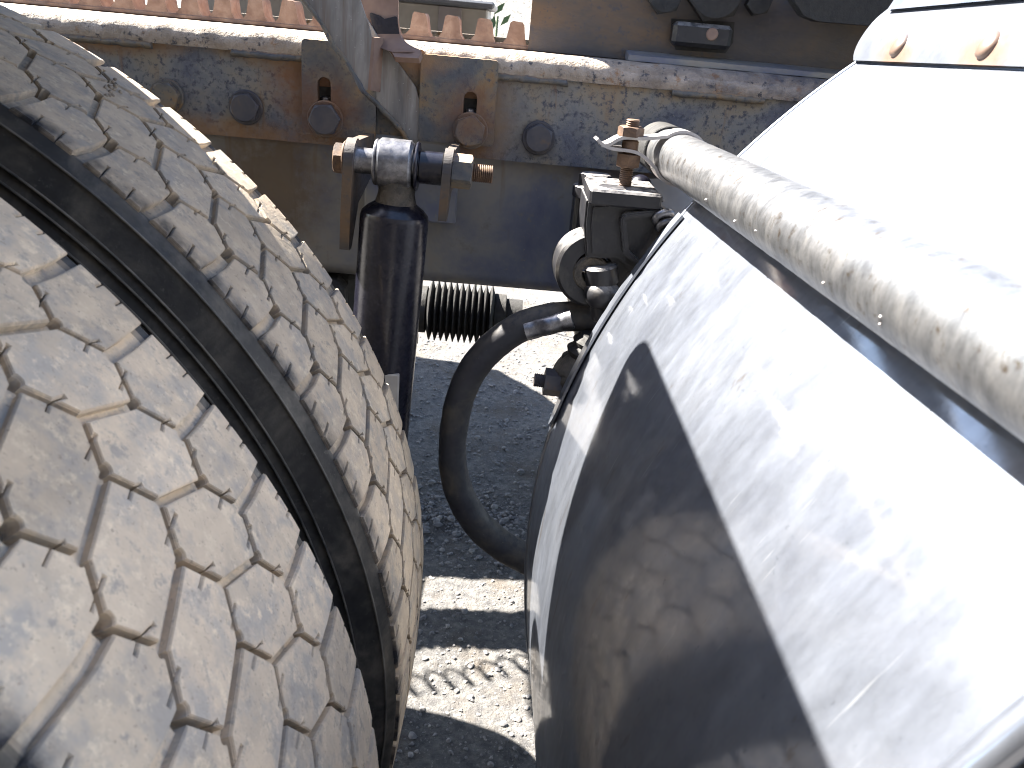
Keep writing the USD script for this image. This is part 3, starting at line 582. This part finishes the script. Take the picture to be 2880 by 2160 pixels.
# ------------------------------------------------------------------ torque rod end / hanger casting
SC = .885
hg = thing('hanger_casting', 'black painted casting with bolt heads hung under the rail beside the fender edge', 'casting')
yc = -.158
pc = Polygon([(k[0], k[2]) for k in (at(u, v, yc) for u, v in ((1652, 568), (1700, 566), (1800, 566), (1870, 592), (1900, 640), (1900, 720), (1830, 800), (1770, 770), (1742, 735), (1650, 735), (1645, 640)))]).buffer(.004).buffer(-.004).buffer(-.003).buffer(.003, 4)
import manifold3d as mf
def rounded(poly, y, t, c=.003):
    "an extruded outline with its front edge rounded over"
    L_ = []
    for i, (ins, d) in enumerate(((0, t - c), (c * .3, t - c * .35), (c, t))):
        L_.append(plate(poly.buffer(-ins, join_style=1) if ins else poly, V(0, y, 0), V(1, 0, 0), V(0, 0, 1), d))
    ms = [mf.Manifold(mf.Mesh(m.vertices.astype(np.float32), m.faces.astype(np.uint32))) for m in L_]
    o = (ms[0] + ms[1] + ms[2]).to_mesh(); return trimesh.Trimesh(o.vert_properties[:, :3], o.tri_verts)
part('body', rounded(pc, yc + .075, .070, .006), M_casting, hg, 40)
rec = Polygon([(k[0], k[2]) for k in (at(u, v, yc) for u, v in ((1768, 622), (1850, 612), (1868, 660), (1810, 735), (1775, 700)))])
part('rib', rounded(rec.buffer(.008).difference(rec.buffer(.002)), yc + .006, .010, .002), M_casting, hg, 40)
part('lid', cbox(at(1655, 575, yc) + V(0, -.004, 0), at(1860, 566, yc) + V(0, .07, .006), .002), M_casting, hg, 30)
c = at(1717, 562, yc + .016)
b = part('bolt_head', hexhead(c, (0, 0, 1), .0255, .012, spin=.2), M_shiny, hg, 30, 'shiny bolt head on top of the casting')
part('washer', cyl(c + V(0, 0, -.002), c + V(0, 0, .0015), .020), M_casting, b, 30)
c = at(1672, 522, -.045); part('rear_bolt', hexhead(c, (0, 0, 1), .029, .012, spin=.5), M_casting, hg, 30); part('rear_boss', cyl(c + V(0, 0, -.012), c, .022), M_casting, hg, 30)
part('rear_block', cbox(at(1620, 545, -.045), at(1700, 700, -.045) + V(0, .04, 0), .004), M_casting, hg, 30)
c = at(1660, 762, -.135); part('bushing_ring', ringtube(c + V(0, .034, 0), c + V(.002, -.010, .003), .0355, .0185, .003), M_casting, hg, 30)
part('bushing_core', ringtube(c + V(0, .028, 0), c + V(0, -.013, 0), .0175, .009, .002), M_grime, hg, 30)
t0 = at(1690, 745, yc + .01)
part('stud', cyl(t0, at(1694, 800, yc + .01), .0155, .002), M_casting, hg, 30)
c = at(1694, 828, yc + .006); part('ball', trimesh.Trimesh(trimesh.creation.icosphere(subdivisions=4, radius=.0172).vertices * V(1, 1, .85) + c, trimesh.creation.icosphere(subdivisions=4).faces), M_casting, hg, 60)
part('stud_end', cyl(at(1690, 848, yc + .006), at(1685, 905, yc + .006), .0102, .003, 30, .008), M_casting, hg, 30)
c = at(1880, 640, yc - .002)
for i, (u, v) in enumerate(((1862, 608), (1872, 632), (1884, 655))): 
    part('clip', sweep(spline([at(u - 14, v + 18, yc), at(u - 8, v - 4, yc - .006), at(u + 14, v - 10, yc - .006), at(u + 26, v + 4, yc)], 20), .0036, 10, .001), M_shiny if i < 2 else M_casting, hg, 40)
part('tab', cbox(at(1798, 563, yc + .02), at(1868, 570, yc + .02) + V(0, .012, .004), .001), M_clamp, hg, 30)

lv = thing('ball_joint', 'greasy dark ball joint with a protruding bolt hanging beside the fender edge below the casting', 'joint')
c = at(1612, 1000, -.135)
part('boot', place(rev([(0, 0), (.030, 0), (.032, .007), (.0265, .012), (.029, .018), (.023, .023), (.025, .028), (.018, .035), (0, .035)], 40), c + V(.02, 0, -.012), (0.1, 0, 1)), M_dark, lv, 40)
part('cup', trimesh.Trimesh(*(lambda s: (s.vertices * .032 * V(1, 1, .8) + c + V(.013, -.004, -.019) + (meshkit.fbm(s.vertices * 4, 3, 2)[:, None] - .5) * .006, s.faces))(trimesh.creation.icosphere(subdivisions=4))), M_grime, lv, 60)
ba = norm(V(1, 0, -.06)); c = at(1502, 1068, -.15)
part('bolt_end', thread(c, c + ba * .011, .0068), M_bolt, lv, 20); part('nut', hexhead(c + ba * .010, ba, .0235, .018, spin=.2), M_bolt, lv, 30)
part('clevis', cbox(c + ba * .028 + V(0, -.018, -.018), c + ba * .066 + V(0, .018, .012), .004), M_grime, lv, 30)

# ------------------------------------------------------------------ fender, its tube and clamp
Gd = norm(V(-.0326, .99928, -.01964)); FC = V(.70505, -.17, .50854); FR = .658
def fpt(phi, y, h=0.0):
    "a point on the fender's skin: phi degrees round its axis, depth y, height h above the skin"
    a_ = math.radians(phi); k_ = min(1, max(0, (phi - 163) / 24)); b_ = FC + (FR - .010 * k_ * k_ * (3 - 2 * k_) + h) * V(math.cos(a_), 0, math.sin(a_)); return b_ + Gd * ((y - b_[1]) / Gd[1])
def fsheet(phis, ys, h0, h1, dent=0.0, yfun=None):
    def skin(h): return np.array([[fpt(f_, (yfun(f_, y) if yfun else y), h) for y in ys] for f_ in phis])
    Ot, In = skin(h1), skin(h0)
    if dent:
        nn = Ot - FC; nn[..., 1] = 0; nn /= np.linalg.norm(nn, axis=2)[..., None]
        d = (meshkit.fbm(Ot * V(7, 5, 7), 3, 21) - .5)[..., None] * dent; Ot = Ot + nn * d; In = In + nn * d
    a_, b_ = Ot.shape[:2]
    mo = grid_mesh(Ot); mi = grid_mesh(In); mi.invert()
    ring = lambda Q: np.vstack([Q[0], Q[1:, -1], Q[-1, -2::-1], Q[-2:0:-1, 0]])
    r1, r2_ = ring(Ot), ring(In); k = len(r1)
    e = trimesh.Trimesh(np.vstack([r1, r2_]), [t for i in range(k) for t in ((i, (i + 1) % k, k + (i + 1) % k), (i, k + (i + 1) % k, k + i))], process=False)
    out = cat(mo, mi, e); 
    c_ = out.triangles_center[0]; 
    if out.face_normals[0] @ (c_ - (FC + Gd * ((c_[1] - FC[1]) / Gd[1]))) < 0: out.invert()
    return out
def fender_extra(N, L):
    # fine scratches in the skin and a worn sheen
    N['sc'] = ('mapping', {'scale': (420, 900, 30), 'rotation': (0, 0, .3)}); N['sn2'] = ('noise_texture', {'scale': 1, 'detail': 3, 'roughness': .6}); N['sc2'] = ('mapping', {'scale': (40, 300, 14), 'rotation': (.5, .2, 0)})
    N['sn3'] = ('noise_texture', {'scale': 1, 'detail': 2}); N['sr3'] = ('map_range', {'from_min': .70, 'from_max': .76, 'clamp': True}); N['sx3'] = ('mix', {'color2': (.75, .74, .72)})
    N['bs'] = ('bump', {'strength': .025, 'distance': .0003})
    old = [l for l in L if l[1] == 'p.base_color'][0]; L.remove(old)
    L.extend([('g.position', 'sc.vector'), ('sc.vector', 'sn2.vector'), ('sn2.fac', 'bs.height'), ('b.normal', 'bs.normal'), ('g.position', 'sc2.vector'), ('sc2.vector', 'sn3.vector'), ('sn3.fac', 'sr3.value'), ('sr3.result', 'sx3.fac'), (old[0], 'sx3.color1'), ('sx3.color', 'p.base_color')])
    L[:] = [l if l != ('b.normal', 'p.normal') else ('bs.normal', 'p.normal') for l in L]
    # two lobes: still bright metal, and the dull scratched oxide over it
    N['p2'] = ('principled_bsdf', {'metallic': .80}); N['r2'] = ('map_range', {'from_min': .3, 'from_max': .7, 'to_min': .40, 'to_max': .56}); N['o3'] = ('noise_texture', {'scale': 1, 'detail': 5, 'roughness': .68}); N['o4'] = ('mapping', {'scale': (30, 60, 16), 'rotation': (.35, .1, 0)}); N['mx'] = ('mix_closure', {}); N['dk'] = ('mix', {'mix_type': 'multiply', 'fac': 1.0, 'color2': (.35, .38, .44)}); N['on'] = ('noise_texture', {'scale': 22, 'detail': 6, 'roughness': .7}); N['om'] = ('map_range', {'from_min': .3, 'from_max': .7, 'to_min': .50, 'to_max': .74, 'clamp': True})
    L.extend([('sx3.color', 'dk.color1'), ('dk.color', 'p2.base_color'), ('bs.normal', 'p2.normal'), ('g.position', 'on.vector'), ('on.fac', 'om.value'), ('om.result', 'mx.fac'), ('p.BSDF', 'mx.closure1'), ('p2.BSDF', 'mx.closure2'), ('g.position', 'o4.vector'), ('o4.vector', 'o3.vector'), ('o3.fac', 'r2.value'), ('r2.result', 'p2.roughness')])
    return 'mx.closure'
M_fender = mat('fender_aluminium', [(.3, (.40, .41, .44)), (.5, (.50, .51, .53)), (.7, (.58, .58, .59))], 16, rough=(.04, .11), metallic=.95, bump=.015, bscale=60, bdist=.0008, spec=.5, stretch=(1, 1, .5), streak=((60, 60, 7), (.34, .28, .22), .66, .76), extra=fender_extra, fine=(150, (.34, .35, .37), .64, .74))
M_panel = mat('blue_grey_panel', [(.3, (.055, .068, .095)), (.7, (.085, .097, .12))], 12, rough=(.3, .5), metallic=.1, bump=.05, fine=(150, (.2, .21, .22), .64, .74))
M_tube = mat('galvanized_tube', [(.3, (.15, .155, .165)), (.45, (.24, .245, .255)), (.6, (.33, .33, .335)), (.75, (.38, .37, .35))], 45, rough=(.28, .42), metallic=.85, bump=.2, bscale=170, bdist=.0008, stretch=(1, 1.6, .8), fine=[(120, (.12, .095, .07), .58, .70)])
YF, YN = -.172, -.735
fd = thing('wheel_fender', 'large curved bare metal fender on the right, half in the sun and half in shade', 'fender')
phis = np.r_[np.linspace(129.9, 215, 110)]; ys = np.r_[np.linspace(YF, YN, 40)]
part('skin', fsheet(phis, ys, -.0022, 0, .0016), M_fender, fd, 60)
# folded trim along the far edge, ending in a rounded tip
part('edge_trim', fsheet(np.linspace(146.2, 166.5, 60), np.linspace(0, 1, 8), .0016, .0040, 0, lambda f_, t: YF + .0006 - t * .014 * min(1, math.sqrt(max(0.0, 166.6 - f_) / 1.6 + 1e-4))), M_fender, fd, 40)
part('far_hem', sweep([fpt(f_, YF - .001, -.001) for f_ in np.linspace(129.9, 215, 120)], .0028, 12), M_fender, fd, 60)
part('near_hem', sweep([fpt(f_, YN, -.003) for f_ in np.linspace(129.9, 215, 120)], .0062, 14), M_fender, fd, 60)
# riveted joint strip and the upper panel beyond it
zs0 = at(2392, 178, YF)
stp = []
def strip_pt(t, y):      # profile of the strip: proud of the skin, rolled at both edges
    p0 = fpt(130.4, y, .002); n0 = norm(V(math.cos(math.radians(132)), 0, math.sin(math.radians(132)))); tn = V(-n0[2] * -1, 0, n0[0] * -1)
    up = norm(V(.42, 0, .9)); return p0 + up * (t * .046) + n0 * (.0016 + .0025 * math.sin(math.pi * min(1, t * 1.1)))
def under_ray(u, v): return min(((np.linalg.norm(np.cross(norm(ray(u, v)), strip_pt(t, yy) - EYE)), t, yy) for t in np.linspace(.1, .9, 33) for yy in np.linspace(YF, YN, 120)))
riv = [strip_pt(*under_ray(2515, 150)[1:]), strip_pt(*under_ray(2765, 150)[1:])]
M_fendertop = mat('fender_joint_strip', [(.3, (.070, .078, .095)), (.7, (.10, .108, .125))], 16, rough=(.3, .45), metallic=.1, bump=.06, bscale=80, bdist=.0008, spots=[(riv[0], (.026, .045, .026), (.14, .085, .055), .8), (riv[1], (.026, .045, .026), (.14, .085, .055), .8)])
ysS = np.linspace(YF + .006, YN + .0, 36); G = np.array([[strip_pt(t, y) for y in ysS] for t in np.linspace(0, 1, 14)])
for i in range(14):
    k = abs(i - 6.5) / 6.5; G[i, 0] += V(0, -.010 * k ** 4, 0); G[i, 0] += V(.006, 0, -.003) * (1 - k ** 2) * 0
m = grid_mesh(G); m2 = m.copy(); m2.apply_translation((.003, 0, -.001)); part('joint_strip', cat(m, m2), M_fendertop, fd, 50, 'rust stained joint strip with two rivets')
for u, v, y in ((2528, 128, -.205), (2782, 128, -.315)):
    # find the strip point under the rivet
    best = under_ray(u, v)
    q_ = strip_pt(best[1], best[2]); nn = norm(V(-.9, 0, .42))
    part('rivet', place(rev([(0, -.002), (.0092, -.002), (.0088, .001), (.0065, .0026), (.0035, .0034), (0, .0037)], 28), q_, nn), M_fendertop, fd, 60)
up0 = lambda y: strip_pt(.93, y)
Gu = np.array([[up0(y) + V(.07, 0, .16) * t + V(-.004 + .02 * t * t, 0, 0) for y in np.linspace(YF - .012, YN, 24)] for t in np.linspace(0, 1, 14)])
m = grid_mesh(Gu); m2 = m.copy(); m2.apply_translation((.002, 0, -.001)); part('upper_panel', cat(m, m2), M_panel, fd, 60)

# the carrying tube
tb = thing('fender_tube', 'round galvanized carrying tube running from the rail over the metal fender', 'tube')
tc = EYE + ray(1922, 452) * .75; tr = .0216
def tpt(y): return tc + Gd * ((y - tc[1]) / Gd[1])
part('tube', sweep([tpt(y) for y in np.linspace(-.075, -.80, 90)], tr, 56, .0006, 31), M_tube, tb, 60)
for i in range(7):      # beads of dried mud and weld spatter along its lower side
    y = rng.uniform(-.62, -.12); q_ = tpt(y) + tr * norm(V(-.9 - rng.uniform(-.4, .4), 0, -.55 + rng.uniform(-.4, .3))); sph = trimesh.creation.icosphere(subdivisions=2, radius=rng.uniform(.0006, .0012)); sph.apply_translation(q_)
    part('spatter', sph, M_clamp, tb, 60)
cl = thing('tube_clamp', 'steel strap clamp with an orange rusty bolt gripping the far end of the tube', 'clamp')
yk = -.124
def ring_at(y, r_, a0, a1, n=40):
    c_ = tpt(y); return [c_ + r_ * V(math.cos(q), 0, math.sin(q)) for q in np.radians(np.linspace(a0, a1, n))]
def strap(P, w, t):
    P = np.asarray(P, float); T = np.gradient(P, axis=0); T /= np.linalg.norm(T, axis=1)[:, None]; nn = np.cross(T, Gd); nn /= np.linalg.norm(nn, axis=1)[:, None]
    rows = np.stack([P + Gd * w / 2 + nn * t / 2, P - Gd * w / 2 + nn * t / 2, P - Gd * w / 2 - nn * t / 2, P + Gd * w / 2 - nn * t / 2], 1)
    m = grid_mesh(rows, True); k = len(P) - 1
    ends = trimesh.Trimesh(np.vstack([rows[0], rows[-1]]), [(0, 1, 2), (0, 2, 3), (4, 6, 5), (4, 7, 6)], process=False)
    m = cat(m, ends); trimesh.repair.fix_normals(m); return m
ct = tpt(yk); rs = tr + .0018; bx = at(1771, 385, yk)[0]
top_arm = [ct + V(-rs * .80 - .012, 0, rs * .66), V(bx + .004, ct[1], ct[2] + rs * .62), V(bx - .010, ct[1], ct[2] + rs * .56), V(bx - .018, ct[1], ct[2] + rs * .34), V(bx - .026, ct[1], ct[2] + rs * .25)]
arm = ring_at(yk, rs, -20, 128, 50) + [p for p in spline([ring_at(yk, rs, 128, 129, 2)[0]] + top_arm, 24)[1:]]
part('strap', strap(arm, .024, .0028), M_clamp, cl, 40)
low_arm = [ct + V(-rs * .98 - .004, 0, -rs * .22), ct + V(-rs - .012, 0, rs * .02), V(bx + .006, ct[1], ct[2] + rs * .10), V(bx - .020, ct[1], ct[2] + rs * .20), V(bx - .030, ct[1], ct[2] + rs * .46)]
arm = ring_at(yk, rs, 330, 205, 40) + [p for p in spline([ring_at(yk, rs, 205, 204, 2)[0]] + low_arm, 24)[1:]]
part('strap', strap(arm, .024, .0028), M_clamp, cl, 40)
c = V(bx, ct[1] - .003, ct[2] + rs * .66)
part('bolt_head', hexhead(c, (0, 0, 1), .0205, .0085, spin=.3), M_rustbolt, cl, 30)
c2 = V(bx + .001, ct[1] - .003, ct[2])
part('nut', hexhead(c2 + V(0, 0, .0), (0, 0, -1), .0205, .0115, spin=.1), M_rustbolt, cl, 30)
part('bolt_thread', thread(c2 + V(0, 0, .03), c2 + V(0, 0, -.030), .0062), M_rustbolt, cl, 20)
part('spacer', cyl(c2 + V(0, 0, .001), c2 + V(0, 0, .012), .0075), M_rustbolt, cl, 30)
arm_ = thing('tube_socket', 'dusty pale socket plate joining the tube end to the rail above the black casting', 'bracket')
part('plate', slab([at(1770, 505, -.03), at(1905, 500, -.03), at(2010, 600, -.05), at(1930, 640, -.06), at(1880, 590, -.05), at(1775, 560, -.03)], .006), M_pale, arm_, 30)
part('collar', ringtube(tpt(-.030), tpt(-.082), tr + .0028, tr * .5), M_dark, arm_, 30)
part('knob', trimesh.Trimesh(*(lambda s: (s.vertices * .012 + at(1800, 525, -.05), s.faces))(trimesh.creation.icosphere(subdivisions=3))), M_blackpaint, arm_, 60)

# ------------------------------------------------------------------ mudguard over the left wheels (above the picture; it shades the tires and the fender)
mg = thing('mudguard', 'flat mudguard panel over the left wheels just above the picture, shading the tires', 'mudguard')
Q = V(.117, -.28, .80); zc = 1.15; cpt = Q + SUN * ((zc - Q[2]) / SUN[2])
poly = sbox(cpt[0] - 1.25, -1.02, cpt[0], cpt[1]).buffer(-.03).buffer(.03, 8)
part('panel', plate(poly, V(0, 0, zc), V(1, 0, 0), V(0, 1, 0), .004), M_grey, mg, 30)

M_blocker = mat('dark_boards', [(.3, (.028, .026, .025)), (.7, (.06, .054, .048))], 3, rough=(.7, .9), bump=.4)
blocker = thing('shed_wall', 'added dark shed wall standing behind the photographer, facing the truck', 'wall')  # added unseen wall, only there to cut sky light
for i in range(24):
    part('board', cbox((-6.0 + i * .5, -3.24, -.02), (-5.515 + i * .5, -3.2 + rng.uniform(-.006, .006), 3.8), .004), M_blocker, blocker, 30)
deck = thing('trailer_deck', 'added unseen deck over the frame rails, darkening the ground below', 'deck')  # unseen deck added to block sky; its gaps let the sun through
part('floor', cbox((-.28, .27, 1.25), (2.4, 1.12, 1.29), .004), M_dark, deck, 30)
part('floor', cbox((-.87, .69, 1.25), (-.284, 1.12, 1.29), .004), M_dark, deck, 30); part('floor', cbox((-.87, .27, 1.25), (-.284, .46, 1.29), .004), M_dark, deck, 30); part('floor', cbox((-2.6, .27, 1.25), (-1.16, 1.12, 1.29), .004), M_dark, deck, 30)
part('side_beam', cbox((-.28, .27, 1.21), (2.4, .33, 1.247), .004), M_dark, deck, 30)

# ------------------------------------------------------------------ things between the rails
bw = thing('bellows_hose', 'ribbed black bellows pipe below the rail between the shock absorber and the rubber hose', 'bellows')
yv = .33
pA, pB = at(1178, 868, yv), at(1440, 892, yv); L_ = np.linalg.norm(pB - pA); nrib = 11; pr = [(0, 0), (.036, 0), (.036, .012), (.030, .013)]
for i in range(nrib):
    z0_ = .014 + i * (L_ * .80 - .014) / nrib; dz = (L_ * .80 - .014) / nrib; pr += [(.033, z0_), (.0465, z0_ + dz * .44), (.0465, z0_ + dz * .56), (.033, z0_ + dz)]
pr += [(.034, L_ * .81), (.034, L_ * .92), (.028, L_ * .93), (.028, L_ * 1.1), (0, L_ * 1.1)]
part('bellows', place(rev(pr, 64), pA, pB - pA), M_dark, bw, 25)
vb = at(1205, 950, yv); part('elbow', sweep(spline([pA + V(.01, 0, 0), pA + V(-.01, 0, -.004), pA + V(-.016, 0, -.025), pA + V(-.016, 0, -.055)], 24), .017, 20, .002), M_dark, bw, 50)

ax = thing('axle_housing', 'dark axle housing hidden behind the tires below the frame', 'axle')
part('tube', cyl(V(AX, -.25, AZ), V(AX, 1.2, AZ), .075), M_dark, ax, 40)
part('seat', cbox((-.34, .03, .54), (-.16, .22, .74), .01), M_dark, ax, 30)
part('spring_pad', cbox((-.5, .0, .62), (-.17, .1, .735), .01), M_dark, ax, 30)

coil = thing('coiled_air_line', 'coiled black air line hanging between the rails, known by its spring shaped shadow', 'air line')
g0 = at(1200, 1930, 0); g1_ = at(1560, 1845, 0)
tz = .86
def over_ground(uv):      # the point at height tz whose shadow falls on this spot of the ground
    r_ = ray(*uv); p_ = EYE + r_ * (-EYE[2] / r_[2]); return p_ + SUN * (tz / SUN[2])
c0, c1 = over_ground((1130, 1935)), over_ground((1580, 1850)); tt = np.linspace(0, 1, 260); axis_c = c1 - c0; xx, yy, zz = frame(axis_c)
part('coil', sweep(c0 + tt[:, None] * axis_c + .019 * (np.cos(tt * 2 * math.pi * 9)[:, None] * xx + np.sin(tt * 2 * math.pi * 9)[:, None] * yy), .0028, 8), M_dark, coil, 60)

tank = thing('air_tank', 'added unseen tank shape between the rails, casting a shadow band on the ground', 'tank')  # lumpy unseen shape added to cast the ground shadow band
def over(u, v, z_):
    r_ = ray(u, v); p_ = EYE + r_ * (-EYE[2] / r_[2]); return p_ + SUN * (z_ / SUN[2])
q0, q1 = over(1050, 1775, .80), over(1700, 1775, .80); w = (over(1300, 1850, .80) - over(1300, 1690, .80))
mid = (q0 + q1) / 2
P_ = np.linspace(q0 + V(-.3, 0, 0), q1 + V(.3, 0, 0), 120)
part('shell', sweep(P_, .046 + .016 * (meshkit.noise(P_ * 11, 5) - .5), 32, .05, 8), M_dark, tank, 50)
tank2 = thing('air_tank', 'larger unseen tank shape added behind the inner tire, casting a round ground shadow', 'tank')  # unseen domed shape added for the round shadow on the ground
dome_ = trimesh.creation.icosphere(subdivisions=4, radius=.115); v_ = dome_.vertices * V(1.9, 1, 1) + V(-.64, .325, .70)
part('shell', cyl(V(-1.5, .325, .70), V(-.64, .325, .70), .115, .001, 64), M_dark, tank2, 60); part('domed_end', trimesh.Trimesh(v_, dome_.faces), M_dark, tank2, 60)
far = thing('far_side_cover', 'dark cover added beyond the frame, cut to shape the ground shadow', 'caster')  # added unseen panel, outlined after the ground shadow it casts
hz = .88; sh_ = V(SUN[0], SUN[1], 0) / SUN[2] * hz
gpt = lambda u, v: (EYE + ray(u, v) * (-EYE[2] / ray(u, v)[2]))[:2] + sh_[:2]
A0_, A1_, A2_, A3_ = gpt(1180, 1003), gpt(1400, 1040), gpt(1530, 1112), gpt(1600, 1170)
L0, L1, T0_, T1_, T2_ = gpt(900, 1612), gpt(1700, 1640), gpt(1408, 1396), gpt(1500, 1470), gpt(1500, 1402)
pf = Polygon([(-2.2, A0_[1] + .2), A0_, A1_, A2_, A3_, (A3_[0] + .25, A3_[1] - .1), (L1[0] + .25, L1[1]), L1, L0, (-2.2, L0[1])]).difference(Polygon([T0_, T1_, T2_]))
part('panel', plate(pf, V(0, 0, hz), V(1, 0, 0), V(0, 1, 0), .004), M_dark, far, 30)

# ------------------------------------------------------------------ beyond the truck
yb_ = 1.22
bxx = thing('steel_box', 'grey steel box with a bright rolled lid edge seen over the rack beyond the truck', 'box')
a_, b_ = at(900, -30, yb_), at(1385, 22, yb_)
part('body', cbox((a_[0] - .3, yb_, .89), (b_[0] - .01, yb_ + .3, b_[2] - .003), .004), M_grey, bxx, 30)
part('lid', cbox((a_[0] - .3, yb_ - .02, b_[2] - .004), (b_[0] + .005, yb_ + .32, b_[2] + .012), .006), M_fendertop, bxx, 30)
p0, p1 = at(1234, 20, yb_ - .006), at(1296, 80, yb_ - .006)
part('panel', cbox((p0[0], yb_ - .008, .90), (p1[0], yb_ - .0005, b_[2] - .006), .001), M_greypanel, bxx, 30)
M_bank = mat('gravel_bank', [(.3, (.10, .095, .085)), (.5, (.24, .23, .21)), (.7, (.40, .38, .36))], 14, rough=(.8, .95), bump=.8, bscale=40, bdist=.05, fine=(30, (.06, .06, .055), .56, .66))
bx_ = np.linspace(-9, 9, 90); bz = np.linspace(0, 1, 16); GB = np.array([[(x, 6.5 + 3.0 * t, 1.7 * math.sin(t * 1.5) + .25 * meshkit.fbm(np.array([x * .6, t * 3, 1.0]), 3, 4) - .05) for t in bz] for x in bx_])
bk = part('gravel_bank', grid_mesh(GB), M_bank, smooth=60); tag(bk, kind='structure')
wd_ = thing('weed', 'small green weed stalk beside the grey steel box beyond the truck', 'plant')
wp = at(1392, 40, 2.2)
leaves = []
for i in range(26):
    b0 = V(wp[0] + rng.uniform(-.02, .03), 2.2 + rng.uniform(-.03, .03), rng.uniform(.55, 1.06)); d = norm(V(rng.uniform(-1, 1), rng.uniform(-1, 1), rng.uniform(.2, 1.2))); s_ = norm(np.cross(d, [0, 1, .2])) * .010
    leaves.append(trimesh.Trimesh([b0, b0 + d * .03 + s_, b0 + d * .06, b0 + d * .03 - s_], [(0, 1, 2), (0, 2, 3), (2, 1, 0), (3, 2, 0)], process=False))
part('leaves', cat(*leaves), M_green, wd_, False); part('stem', sweep(np.linspace((wp[0], 2.2, 0), (wp[0] + .01, 2.2, 1.05), 8), .004, 8), M_green, wd_, 60)
